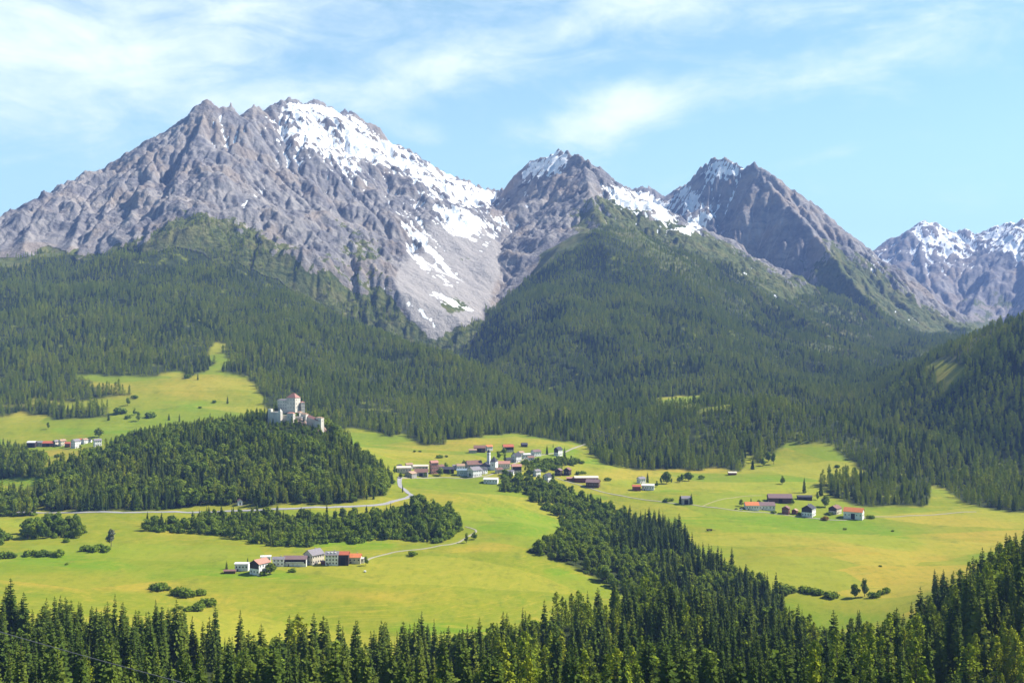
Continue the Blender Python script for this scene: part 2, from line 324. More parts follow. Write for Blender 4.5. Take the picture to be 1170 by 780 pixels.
for (x0, x1, y0, y1, dx, st, K) in ((2500, 6600, 6500, 9700, 15.0, 14, .026), (-3300, 3000, 2900, 7150, 9.0, 18, .024)):
    G = carve(x0, x1, y0, y1, dx, st, K); M_ = 150.0
    ins = (x > x0) & (x < x1-dx) & (y > y0) & (y < y1-dx)
    ed = np.minimum(np.minimum(x-x0, x1-x), np.minimum(y-y0+200, y1-y)); wgt = np.where(ins, sst(ed, 0, M_), 0)
    HT = HT*(1-wgt)+wgt*np.where(ins, sample(G, 'z', x, y), 0); own = wgt > .5
    HM2 = np.where(own, sample(G, 'hm', x, y), HM2); LA = np.where(own, sample(G, 'a', x, y), LA); SI = np.where(own, sample(G, 'si', x, y, True), SI)
    DD = np.where(own, sample(G, 'd', x, y), DD); TT = np.where(own, sample(G, 't', x, y, True), TT)
amp = sst(HM2-BH, 0, 80)
HT = HT+amp*((ridged(TT, DD*.3, 95, 3, .6)-.40)*34+fbm(TT, DD*.6+x*.02, 30, 3, .65)*20)*np.exp(-DD/55)+amp*(fbm(x, y, 26, 4, .65)*6.0+(ridged(x, y, 44, 4, .6)-.5)*13*np.clip(DD/80, 0, 1))*(1-.8*sst(blobs(SCREE, PXG[r0:], 390-HT*FOC/y), .3, .8))
ZG[r0:] = HT
STRK = np.zeros_like(ZG); STRK[r0:] = np.clip(LA/5.5, 0, 1)*amp
ROCK = np.zeros_like(ZG); ROCK[r0:] = sst(HM2-BH, -6, 14)
# wooded hill on the right: its crest as one more line
def soft_spine(s, pts, k=20.0):
    global ZG
    wpts = [world(p) for p in pts]; r1 = int(np.searchsorted(Ys, 1500)); r2 = int(np.searchsorted(Ys, 4200))
    xx, yy = XG[r1:r2], YG[r1:r2]; best = np.full(xx.shape, -1e4)
    for a, b in zip(wpts[:-1], wpts[1:]):
        ab = b-a; L2 = ab[0]**2+ab[1]**2
        t = np.clip(((xx-a[0])*ab[0]+(yy-a[1])*ab[1])/L2, 0, 1)
        d = np.hypot(xx-a[0]-t*ab[0], yy-a[1]-t*ab[1])
        best = np.maximum(best, a[2]+t*ab[2]-s*(np.sqrt(d*d+60*60)-60))
    best += fbm(xx, yy, 200, 3)*10
    z = ZG[r1:r2]; ZG[r1:r2] = np.maximum(z, best)+k*np.log1p(np.exp(-np.abs(z-best)/k))*(np.abs(z-best) < 5*k)
soft_spine(.74, [(1700, 230, 1900), (1400, 290, 2080), (1250, 331, 2230), (1170, 365, 2340), (1105, 396, 2520), (1040, 420, 2720), (985, 437, 2880), (950, 452, 2980)], 6)
soft_spine(.40, [(690, 486, 2120), (740, 474, 2130), (800, 462, 2140), (860, 463, 2140), (910, 474, 2110), (945, 492, 2060)], 8)          # wooded mound behind the right meadow
soft_spine(.42, [(945, 492, 2030), (1000, 497, 1990), (1050, 508, 1950), (1110, 524, 1890), (1170, 545, 1830), (1300, 588, 1760)], 8)    # wooded spur running to the right edge
soft_spine(.46, [(300, 334, 3400), (360, 360, 3200), (430, 385, 3000), (500, 412, 2760), (560, 441, 2540), (608, 472, 2330)], 14)         # shoulder left of the gully
# crag the castle keep stands on
_cx, _cy = (334-585)/FOC*1624, 1628.0
ZG += 14*np.exp(-(((XG-_cx)/24)**2+((YG-_cy)/17)**2)**1.5)
PYG = 390-ZG*FOC/YG

def terrain_z(X, Y):
    """height of the ground at a world point"""
    px = 585+X/Y*FOC
    fj = (px-PX0)/(PX1-PX0)*(NPX-1); fi = np.interp(Y, Ys, np.arange(NY))
    j = np.clip(np.floor(fj).astype(int), 0, NPX-2); i = np.clip(np.floor(fi).astype(int), 0, NY-2)
    a = np.clip(fj-j, 0, 1); b = np.clip(fi-i, 0, 1)
    return (ZG[i, j]*(1-a)+ZG[i, j+1]*a)*(1-b)+(ZG[i+1, j]*(1-a)+ZG[i+1, j+1]*a)*b
HOR = np.minimum.accumulate(np.where(YG < 420, 1e4, PYG), 0)        # skyline of the nearer ground, per column
def hit(px, py, ymin=500):
    """the point of the ground seen at a pixel of the photograph"""
    j = int(round((px-PX0)/(PX1-PX0)*(NPX-1))); i0 = int(np.searchsorted(Ys, ymin))
    c = PYG[i0:, j]; k = int(np.argmax(c <= py))
    if k == 0: i = i0; Y = Ys[i]
    else:
        f = (c[k-1]-py)/(c[k-1]-c[k]+1e-9); Y = Ys[i0+k-1]*(1-f)+Ys[i0+k]*f
    X = (px-585)/FOC*Y
    return Vector((X, Y, float(terrain_z(np.array([X]), np.array([Y]))[0])))

def inpoly(px, py, poly):
    r = np.zeros(np.shape(px), bool); q = len(poly)
    for a in range(q):
        x1, y1 = poly[a]; x2, y2 = poly[(a+1) % q]
        if y1 == y2: continue
        c = ((y1 > py) != (y2 > py)) & (px < (x2-x1)*(py-y1)/(y2-y1)+x1)
        r ^= c
    return r

# ------------------------------------------------------------------ land cover
FOREST_TOP = [(-450, 335), (-100, 312), (0, 303), (60, 293), (120, 286), (165, 277), (182, 257), (200, 246), (235, 245), (258, 257), (292, 275), (335, 299), (385, 321), (440, 337), (478, 372), (495, 384), (520, 374),
              (550, 360), (580, 345), (610, 318), (650, 288), (675, 265), (700, 257), (730, 263), (760, 276), (830, 306), (900, 344), (930, 336), (955, 318), (1000, 345), (1060, 377), (1110, 385), (1200, 340), (1700, 200)]
FOREST_LOW = [(1700, 600), (1170, 588), (1110, 575), (1080, 560), (1040, 552), (1000, 545), (968, 528), (948, 512), (925, 508), (885, 512), (866, 528), (852, 512), (848, 536), (760, 536), (690, 532), (664, 510), (650, 501), (600, 498), (550, 499),
              (510, 497), (506, 507), (481, 509), (463, 497), (417, 494), (373, 487), (320, 478), (306, 470), (299, 451), (281, 427), (258, 425), (263, 392), (243, 392), (240, 426), (197, 427), (169, 432), (127, 427), (79, 433), (149, 448), (149, 452), (85, 457), (0, 458), (-450, 470)]
WOODS = {
 'main': FOREST_TOP+FOREST_LOW,
 'strip': [(14, 475), (-200, 470), (-200, 462), (70, 461), (124, 468), (124, 478)],
 'knoll': [(40, 572), (52, 540), (110, 524), (160, 503), (230, 492), (300, 476), (345, 478), (380, 490), (395, 508), (450, 552), (440, 566), (395, 574), (320, 573), (262, 577), (180, 581), (60, 583)],
 'left': [(-200, 505), (-10, 512), (28, 520), (52, 530), (44, 545), (-200, 548)],
 'leftlow': [(-200, 562), (20, 568), (44, 575), (40, 590), (-200, 590)],
 'rightgroup': [(928, 556), (950, 570), (985, 578), (1060, 578), (1062, 548), (1010, 540), (975, 545), (950, 548)],
 'gorge_mid': [(640, 600), (690, 585), (740, 600), (787, 620), (778, 636), (830, 652), (893, 682), (896, 700), (868, 716), (780, 712), (738, 692), (694, 668), (652, 648), (600, 632), (636, 616)],
}
HOLES = [[(722, 470), (758, 454), (800, 452), (797, 462), (760, 470)], [(800, 466), (838, 458), (838, 463), (805, 470)], [(1055, 418), (1078, 408), (1100, 415), (1098, 438), (1080, 448)],
         [(560, 505), (560, 498), (662, 508), (655, 528), (600, 528)]]
EDGE = np.array([(-450, 640), (0, 640), (200, 625), (300, 640), (400, 650), (480, 655), (520, 655), (600, 690), (680, 750), (740, 850), (800, 900), (880, 860), (920, 745), (1000, 715), (1050, 715), (1085, 780), (1120, 870), (1170, 960), (1700, 960)])
def forest_kind(px, py, Y, x, y):
    """0 open; 1 mountain forest; 2 knoll; 3 gorge; 4 front wood"""
    j1 = fbm(x, y, 90, 3); j2 = fbm(x+500, y+70, 90, 3)
    sc = 16*np.clip(Y/3000, .15, 1); qx, qy = px+j1*sc, py+j2*sc
    k = np.zeros(np.shape(px), int)
    m = inpoly(qx, qy, WOODS['main']) & (Y > 1500) & (Y < 5200)
    for h in HOLES: m &= ~inpoly(qx, qy, h)
    k[m | (inpoly(qx, qy, WOODS['strip']) & (Y > 1500))] = 1
    k[inpoly(qx, qy, WOODS['knoll']) & (Y > 1250) & (Y < 1760)] = 2
    k[(inpoly(qx, qy, WOODS['left']) & (Y < 1900)) | inpoly(qx, qy, WOODS['leftlow'])] = 2
    k[inpoly(qx, qy, WOODS['rightgroup'])] = 1
    k[inpoly(qx, qy, WOODS['gorge_mid']) & (Y > 850) & (Y < 1500)] = 3
    k[(Y < np.interp(px, EDGE[:, 0], EDGE[:, 1])+j1*30) & (Y > 60)] = 4
    return k

FK = forest_kind(PXG, PYG, YG, XG, YG)
FOR = (FK > 0).astype(np.float32)
def blur(a, k=1):
    for _ in range(k):
        a = (np.roll(a, 1, 0)+np.roll(a, -1, 0)+2*a)/4; a = (np.roll(a, 1, 1)+np.roll(a, -1, 1)+2*a)/4
    return a
FOR = blur(FOR, 2)

# gradient of the finished land, for the lie of snow and scree
gxu = np.gradient(ZG, axis=1)/np.gradient(XG, axis=1); gy = np.gradient(ZG, axis=0)/np.gradient(YG, axis=0)
SLOPE = np.sqrt(gxu**2+gy**2)
# snow fields (px, py, rx, ry, tilt, weight) on the photograph
SNOW = [(365, 150, 48, 30, 25, 1.1), (400, 170, 40, 22, 30, .8), (340, 155, 30, 22, 20, .8), (470, 190, 52, 16, 26, 1.15), (520, 212, 50, 15, 18, 1.0), (545, 226, 40, 16, 0, .9), (505, 240, 40, 12, 25, 1.0), (535, 256, 36, 12, 5, 1.3), (490, 285, 34, 5, 48, 1.1), (505, 300, 24, 3.5, 50, .9), (480, 300, 26, 4, 52, .9), (560, 275, 16, 4, -50, .9), (515, 345, 30, 5, 28, .9),
        (480, 262, 30, 14, 30, .7), (475, 290, 20, 8, 40, .8), (500, 310, 20, 6, 45, .6), (470, 350, 28, 5, 35, 1.0), (485, 362, 20, 4, 40, .9), (395, 205, 30, 14, 10, .6), (250, 140, 30, 10, 10, .5), (258, 162, 14, 8, -50, .7),
        (285, 232, 10, 14, 20, .5), (300, 220, 22, 4, -25, .7), (235, 250, 18, 4, 45, .55), (622, 188, 20, 15, -20, 2.2), (640, 178, 10, 8, 0, 1.6), (360, 128, 34, 9, 12, 1.1), (400, 142, 30, 9, 30, 1.1), (440, 170, 28, 8, 15, .9), (490, 193, 44, 10, 25, .9), (720, 228, 26, 14, 10, 1.2), (745, 235, 26, 14, 10, 1.1), (757, 250, 16, 14, 0, .9), (705, 220, 14, 8, 0, .9),
        (835, 190, 15, 14, 10, 2.2), (812, 200, 10, 18, 10, 1.6), (788, 232, 14, 28, -25, 1.8), (805, 250, 28, 6, -35, 1.4), (780, 262, 14, 8, 0, .7), (855, 318, 24, 8, 35, .5), (895, 345, 14, 2.2, 35, .6), (930, 372, 16, 2, 35, .55), (1035, 362, 26, 2.4, 28, .75), (1070, 385, 20, 2, 28, .6),
        (1060, 270, 40, 22, 10, .8), (1085, 278, 30, 22, -30, .8), (1120, 275, 24, 16, 10, .6), (1150, 268, 24, 14, 10, .7), (1162, 290, 22, 10, 30, 1.2), (1130, 258, 20, 8, 20, .8), (1010, 300, 20, 12, -20, .5), (1200, 260, 60, 26, 0, .8)]
def fields(lst):
    s = np.zeros(PXG.shape, np.float32)
    for px, py, rx, ry, tl, wt in lst:
        ca, sa = math.cos(R(tl)), math.sin(R(tl))
        j0, j1 = np.searchsorted(pxs, (px-3*max(rx, ry), px+3*max(rx, ry)))
        dx = PXG[:, j0:j1]-px; dy = PYG[:, j0:j1]-py
        a = (dx*ca+dy*sa)/rx; b = (dy*ca-dx*sa)/ry
        s[:, j0:j1] += wt*np.exp(-(a*a+b*b))
    return s
n_a = fbm(XG, YG, 120, 5, .6); n_b = fbm(XG+400, YG, 30, 4, .6)
SN = np.minimum(fields(SNOW), 1.38)
smo = ZG-blur(ZG, 14)                            # hollows hold snow, ribs shed it
ledge = np.sin((ZG+.30*XG-.16*YG+n_a*60)*(2*math.pi/44))
snow = sst(SN*.80+ledge*.20+n_a*.85+n_b*.42+(STRK-.32)*.75-smo*.026-np.clip(SLOPE-.95, 0, 1)*.15, .57, .71)*(YG > 3300)*(SN > .06)
snow[:, :] = np.where(YG > 5600, np.maximum(snow, sst(n_a*1.3+n_b*.5+ (ZG-700)/420-np.clip(SLOPE-.6, 0, 1)*1.1, .40, .6)*sst(ZG, 560, 800)*(PXG > 960)*.9), snow)
scree = np.clip(sst(fields(SCREE)+n_a*.35, .42, .7), 0, 1)
GRASS = [(845, 306, 70, 16, 34, 1.5), (900, 340, 50, 14, 32, 1.5), (235, 268, 60, 26, 20, 1.0), (300, 285, 60, 22, 25, .9), (350, 310, 50, 16, 30, .8), (420, 330, 50, 18, 20, .9), (395, 280, 30, 40, -35, .6), (430, 290, 26, 30, -35, .5), (350, 215, 50, 26, 30, .35), (690, 240, 34, 20, 0, .9), (660, 260, 20, 20, 0, .6), (735, 265, 40, 22, 30, 1.6), (790, 295, 50, 22, 33, 1.8),
         (850, 335, 60, 20, 35, 1.1), (920, 372, 60, 18, 30, 1.1), (520, 350, 26, 14, 0, .8), (500, 300, 14, 20, 30, .5), (530, 295, 20, 8, 0, .5), (960, 345, 50, 40, 30, .9), (990, 355, 70, 36, 35, 1.3), (1050, 372, 56, 20, 30, 1.3), (1010, 330, 40, 24, 42, .8), (960, 300, 40, 16, 45, .5), (1060, 380, 60, 16, 20, 1.2), (940, 300, 40, 30, 40, .5), (1140, 345, 60, 20, 0, .6), (1110, 375, 50, 10, 0, 1)]
alp = np.clip(sst(fields(GRASS)+n_a*.6+n_b*.2-np.clip(SLOPE-.8, 0, 1)*.8, .38, .72), 0, 1)*(1-snow)
# meadow colours: [dry yellow, lush green] fields
DRY = [(100, 445, 90, 16, 0, .6), (230, 440, 70, 20, 0, .7), (20, 470, 60, 20, 0, .6), (60, 517, 50, 6, 0, .9), (480, 515, 60, 10, 0, .8), (540, 505, 60, 6, 0, .6), (210, 640, 160, 20, -4, .6), (100, 665, 120, 9, 3, 1.2), (250, 690, 90, 12, 8, .8), (430, 680, 120, 16, 0, .7), (180, 605, 60, 10, 5, .6),
       (550, 625, 60, 9, -5, 1.0), (510, 570, 60, 7, 5, .7), (450, 575, 16, 5, 0, 1.0), (720, 540, 60, 9, -8, 1.0), (800, 537, 60, 6, -5, .9), (900, 660, 110, 30, 5, 1.2), (1000, 650, 90, 30, 10, 1.0), (1080, 600, 70, 14, 5, 1.2), (1020, 690, 80, 14, 0, 1.0), (1060, 640, 90, 20, 10, .7), (1130, 615, 40, 20, 0, .8),
       (860, 545, 60, 12, 0, .4), (920, 525, 30, 8, 0, .5), (1080, 430, 20, 16, 0, .7), (760, 462, 40, 6, 0, .5), (640, 505, 40, 4, 0, .6), (820, 600, 80, 8, 8, .6)]
LUSH = [(580, 595, 60, 14, 8, 1.5), (60, 640, 100, 8, 5, .9), (280, 655, 80, 6, 3, 1.2), (40, 597, 60, 8, 0, .9), (110, 630, 60, 7, 0, .7), (25, 548, 40, 8, 0, 1.2), (900, 600, 120, 12, 4, 1.4), (1000, 615, 60, 10, 12, 1.0), (900, 555, 80, 14, 0, .8), (780, 590, 60, 8, 5, .7), (700, 530, 40, 6, 0, 1.0), (640, 515, 30, 10, 0, .9),
        (220, 462, 110, 9, 0, .5), (130, 492, 110, 7, 0, .8), (400, 622, 60, 6, 0, 1.0), (390, 500, 30, 8, 20, 1.0), (500, 720, 80, 14, 0, .8), (900, 690, 40, 8, 0, .7), (640, 655, 40, 8, 10, .9), (560, 530, 90, 5, 0, .4), (730, 555, 60, 6, 8, .8), (330, 610, 80, 14, 0, .7)]
alp = np.maximum(alp, sst(FOR+n_b*.5, .35, .75)*ROCK*(YG > 3200)*.9); alp = np.where((YG > 2900) & (FOR < .5) & (ROCK < .5), np.maximum(alp, .8*(1-scree)), alp)
n_c = fbm(XG*.55, YG, 60, 4, .55)
dry = np.clip(sst(fields(DRY)+n_c*.5, .25, 1.0), 0, 1); lush = np.clip(sst(fields(LUSH)+n_c*.5, .35, .7), 0, 1)

# ------------------------------------------------------------------ terrain material
def new_mat(name):
    m = bpy.data.materials.new(name); m.use_nodes = True; g = NT(m.node_tree); g.n.clear()
    return m, g
def finish(g, col, rough=0.9, bump=None, spec=0.2):
    b = g.node('ShaderNodeBsdfPrincipled'); g.set(b.inputs['Base Color'], (*col, 1) if isinstance(col, tuple) else col)
    g.set(b.inputs['Roughness'], rough); b.inputs['Specular IOR Level'].default_value = spec
    if bump is not None:
        n = g.node('ShaderNodeBump'); n.inputs['Strength'].default_value = bump[1]; n.inputs['Distance'].default_value = bump[2]
        g.l.new(bump[0], n.inputs['Height']); g.l.new(n.outputs[0], b.inputs['Normal'])
    o = g.node('ShaderNodeOutputMaterial'); g.l.new(b.outputs[0], o.inputs[0]); return b

LAND, g = new_mat('land')
pos = g.node('ShaderNodeNewGeometry').outputs['Position']
a1 = g.node('ShaderNodeVertexColor', layer_name='cover_a'); a2 = g.node('ShaderNodeVertexColor', layer_name='cover_b')
s1 = g.node('ShaderNodeSeparateColor'); g.l.new(a1.outputs[0], s1.inputs[0]); s2 = g.node('ShaderNodeSeparateColor'); g.l.new(a2.outputs[0], s2.inputs[0])
rock_m, snow_m, for_m = s1.outputs; dry_m, lush_m, scree_m = s2.outputs; alp_m = a1.outputs['Alpha']
# meadow
n1 = g.noise(pos, .012, 5, .6); n2 = g.noise(g.mapping(pos, (1, .45, 1)), .09, 5, .65); n3 = g.noise(pos, .7, 3, .6)
strip = g.noise(g.mapping(pos, (.02, .16, 1), (0, 0, R(14))), 1.0, 2, .5)
mc = g.mix(n1, (.165, .196, .010), (.228, .232, .014))
mc = g.mix(g.m('MULTIPLY', g.ss(n2, .4, .7), .45), mc, (.112, .172, .008))
mc = g.mix(g.m('MULTIPLY', dry_m, .85), mc, g.mix(n2, (.35, .235, .030), (.31, .250, .026)))
mc = g.mix(g.m('MULTIPLY', lush_m, .8), mc, (.125, .222, .005))
mc = g.mix(g.m('MULTIPLY', g.ss(strip, .5, .62), .18), mc, (.30, .27, .05))
cont = g.noise(g.mapping(pos, (.006, .05, 1), (0, 0, R(-9))), 1.0, 6, .7, 1.2)
mc = g.mix(g.m('MULTIPLY', g.ss(cont, .50, .68), .55), mc, (.36, .27, .03))
mc = g.mix(g.m('MULTIPLY', g.ss(cont, .47, .34), .35), mc, (.115, .19, .008))
vor = g.node('ShaderNodeTexVoronoi'); g.l.new(g.mapping(pos, (.0042, .011, .004), (0, 0, R(9))), vor.inputs['Vector']); vor.inputs['Scale'].default_value = 1.0
vs_ = g.node('ShaderNodeSeparateColor'); g.l.new(vor.outputs['Color'], vs_.inputs[0])
mc = g.mix(g.m('MULTIPLY', g.ss(vs_.outputs[0], .55, .58), .45), mc, (.31, .275, .03))
mc = g.mix(g.m('MULTIPLY', g.ss(vs_.outputs[1], .62, .65), .42), mc, (.105, .20, .006))
wv = g.node('ShaderNodeTexWave'); g.l.new(g.mapping(pos, (1, .35, 1), (0, 0, R(20))), wv.inputs[0]); wv.inputs['Scale'].default_value = .035; wv.inputs['Distortion'].default_value = 6.0; wv.inputs['Detail'].default_value = 3; wv.inputs['Detail Scale'].default_value = .4
mc = g.mix(g.m('MULTIPLY', g.ss(wv.outputs[1], .5, .9), .07), mc, (.115, .17, .010))
patch = g.noise(pos, .035, 6, .7)
mc = g.mix(g.m('MULTIPLY', g.ss(patch, .54, .70), .50), mc, (.10, .13, .014))
mot = g.noise(g.mapping(pos, (1, .6, 1)), .16, 5, .75)
mc = g.mix(g.m('MULTIPLY', g.ss(mot, .50, .66), .35), mc, (.105, .145, .012))
mc = g.mix(g.m('MULTIPLY', g.ss(mot, .46, .34), .25), mc, (.29, .25, .04))
mc = g.mix(g.m('MULTIPLY', g.ss(n3, .5, .8), .22), mc, (.09, .12, .012))
# forest floor
fc = g.mix(g.ss(g.noise(pos, .02, 5, .65), .54, .70), (.030, .042, .010), (.16, .18, .02))
# rock
sx = g.mapping(pos, (1, 1, 1), (R(24), R(-18), 0))
band = g.noise(g.mapping(sx, (.003, .003, .022)), 1.0, 6, .65, .8)
rk1 = g.noise(pos, .011, 8, .68); rk2 = g.noise(pos, .06, 6, .65)
rc = g.mix(g.ss(rk1, .35, .66), (.132, .130, .140), (.305, .282, .264))
rc = g.mix(g.m('MULTIPLY', g.ss(band, .50, .62), .5), rc, (.11, .105, .125))
rc = g.mix(g.m('MULTIPLY', g.ss(g.noise(pos, .005, 6, .65), .48, .62), .60), rc, (.27, .215, .165))
rc = g.mix(g.m('MULTIPLY', g.ss(rk2, .5, .75), .5), rc, (.31, .285, .28))
rc = g.mix(g.m('MULTIPLY', g.ss(g.m('ADD', a2.outputs['Alpha'], g.m('MULTIPLY', g.m('SUBTRACT', rk2, .5), .6)), .30, .62), .55), rc, (.36, .33, .315))
scr = g.mix(rk2, (.265, .245, .235), (.36, .335, .315))
rc = g.mix(scree_m, rc, scr)
gc = g.mix(g.ss(rk2, .3, .7), (.050, .072, .020), (.125, .135, .036))
gc = g.mix(g.m('MULTIPLY', g.ss(rk1, .48, .62), .35), gc, (.20, .17, .07))
alf = g.ss(g.m('ADD', alp_m, g.m('MULTIPLY', g.m('SUBTRACT', rk2, .5), 1.4)), .35, .65)
rc = g.mix(alf, rc, gc)
snf = g.ss(g.m('ADD', snow_m, g.m('ADD', g.m('MULTIPLY', g.m('SUBTRACT', rk2, .5), .9), g.m('MULTIPLY', g.m('SUBTRACT', rk1, .5), .6))), .40, .58)
snf = g.m('MULTIPLY', snf, g.ss(snow_m, .02, .15))
low = g.mix(for_m, mc, fc); low = g.mix(scree_m, low, scr); low = g.mix(alf, low, gc)
rkf = g.ss(g.m('ADD', rock_m, g.m('MULTIPLY', g.m('SUBTRACT', rk2, .5), .6)), .3, .6)
allc = g.mix(rkf, low, rc); allc = g.mix(snf, allc, (.86, .88, .90))
hgt = g.m('ADD', g.m('MULTIPLY', g.m('ADD', g.m('MULTIPLY', rk1, 26.0), g.m('MULTIPLY', rk2, 11.0)), rkf), g.m('MULTIPLY', n3, .12))
finish(g, allc, .95, (hgt, .8, 1.0), .1)

def grid_mesh(name, z, i0, i1, facemask=None):
    ny = i1-i0; co = np.stack([XG[i0:i1], YG[i0:i1], z[i0:i1]], -1).reshape(-1, 3).astype(np.float32)
    idx = np.arange(ny*NPX).reshape(ny, NPX)
    q = np.stack([idx[:-1, :-1], idx[:-1, 1:], idx[1:, 1:], idx[1:, :-1]], -1)
    q = q.reshape(-1, 4) if facemask is None else q[facemask]
    used = np.unique(q); remap = np.zeros(ny*NPX, np.int32); remap[used] = np.arange(len(used)); q = remap[q]
    me = bpy.data.meshes.new(name); me.vertices.add(len(used)); me.vertices.foreach_set('co', co[used].ravel())
    me.loops.add(q.size); me.loops.foreach_set('vertex_index', q.ravel().astype(np.int32))
    me.polygons.add(len(q)); me.polygons.foreach_set('loop_start', np.arange(0, q.size, 4, dtype=np.int32))
    me.update(calc_edges=True)
    for nm, ch in (('cover_a', (ROCK, snow, FOR, alp)), ('cover_b', (dry, lush, scree, STRK))):
        at = me.attributes.new(nm, 'FLOAT_COLOR', 'POINT')
        at.data.foreach_set('color', np.stack([c[i0:i1] for c in ch], -1).reshape(-1, 4)[used].astype(np.float32).ravel())
    me.shade_smooth(); me.materials.append(LAND)
    o = bpy.data.objects.new(name, me); COL.objects.link(o); return o
# the land is one continuous sheet, cut into the valley ground and the four mountains
owner = np.zeros((NY, NPX), np.int8)
grp = np.array(SPG, np.int8)
owner[r0:] = np.where(HM2 > BH, grp[np.clip(SI, 0, len(grp)-1)], 0)
fo = owner[:-1, :-1]
for k, nm, lb in ((0, 'ground', 'green valley ground of meadows and wooded slopes below the mountains'), (1, 'mountain', 'broad grey rock massif with snowy top on the left'),
                  (2, 'mountain', 'pointed grey peak with wooded foot in the middle'), (3, 'mountain', 'dark pyramid peak with snow patches right of the middle'), (4, 'mountain', 'distant blue snowy peaks at the right edge')):
    o = grid_mesh(nm, ZG, 0, NY, fo == k); o['kind'] = 'structure'; o['label'] = lb

# ------------------------------------------------------------------ haze
HAZE = True
if HAZE:
    bm = bmesh.new(); bmesh.ops.create_cube(bm, size=1.0)
    zlo, zhi = float(ZG.min())-1.0, float(ZG.max())+60
    xw = XG.max()+400
    for v in bm.verts: v.co = Vector((v.co.x*2*xw, -300+(v.co.y+.5)*11500, zlo+(v.co.z+.5)*(zhi-zlo)))
    me = bpy.data.meshes.new('haze'); bm.to_mesh(me); bm.free(); hz = bpy.data.objects.new('haze', me); COL.objects.link(hz); hz['kind'] = 'stuff'
    m = bpy.data.materials.new('haze'); m.use_nodes = True; t = m.node_tree; t.nodes.clear()
    pv = t.nodes.new('ShaderNodeVolumePrincipled'); pv.inputs['Color'].default_value = (.30, .47, 1.0, 1); pv.inputs['Density'].default_value = 5.0e-5; pv.inputs['Anisotropy'].default_value = 0.0
    mo = t.nodes.new('ShaderNodeOutputMaterial'); t.links.new(pv.outputs[0], mo.inputs['Volume']); me.materials.append(m)

# ------------------------------------------------------------------ trees
def leaf_mat(name, ramp, trans=.10):
    m, g = new_mat(name)
    oi = g.node('ShaderNodeObjectInfo').outputs['Random']
    pt = g.noise(g.node('ShaderNodeObjectInfo').outputs['Location'], .006, 3, .6)
    rp = g.node('ShaderNodeValToRGB'); g.l.new(g.m('ADD', g.m('MULTIPLY', oi, .6), g.m('MULTIPLY', g.m('SUBTRACT', pt, .36), 1.5), clamp=True), rp.inputs[0]); e = rp.color_ramp.elements
    while len(e) < len(ramp): e.new(.5)
    for k, c in enumerate(ramp): e[k].position = k/(len(ramp)-1); e[k].color = (*c, 1)
    pos = g.node('ShaderNodeTexCoord').outputs['Object']
    v = g.noise(pos, .55, 3, .6)
    col = g.mix(g.ss(v, .35, .7), rp.outputs[0], g.mix(1.0, rp.outputs[0], (1.5, 1.4, 1.1), 'MULTIPLY'))
    d = g.node('ShaderNodeBsdfDiffuse'); t = g.node('ShaderNodeBsdfTranslucent'); g.l.new(col, d.inputs[0])
    g.l.new(g.mix(1.0, col, (1.5, 1.5, .6), 'MULTIPLY'), t.inputs[0])
    mx = g.node('ShaderNodeMixShader'); mx.inputs[0].default_value = trans; g.l.new(d.outputs[0], mx.inputs[1]); g.l.new(t.outputs[0], mx.inputs[2])
    o = g.node('ShaderNodeOutputMaterial'); g.l.new(mx.outputs[0], o.inputs[0]); return m
SPRUCE = leaf_mat('spruce_needles', [(.040, .066, .014), (.054, .086, .016), (.078, .110, .018), (.125, .150, .022)])
LARCH = leaf_mat('larch_needles', [(.110, .160, .018), (.175, .225, .020), (.250, .275, .028)], .14)
BROAD = leaf_mat('broad_leaves', [(.085, .135, .024), (.115, .170, .024), (.160, .210, .022), (.100, .140, .040)], .25)
BUSH = leaf_mat('bush_leaves', [(.075, .120, .020), (.100, .155, .018), (.130, .185, .018), (.065, .100, .022)], .2)
PALE = leaf_mat('pale_leaves', [(.13, .15, .11), (.16, .17, .13)], .25)
AUTUMN = leaf_mat('ochre_leaves', [(.20, .13, .02), (.24, .16, .02)], .25)
BARK, g = new_mat('bark')
finish(g, g.mix(g.noise(g.node('ShaderNodeTexCoord').outputs['Object'], 2.5, 4), (.07, .05, .04), (.17, .13, .10)), .95)

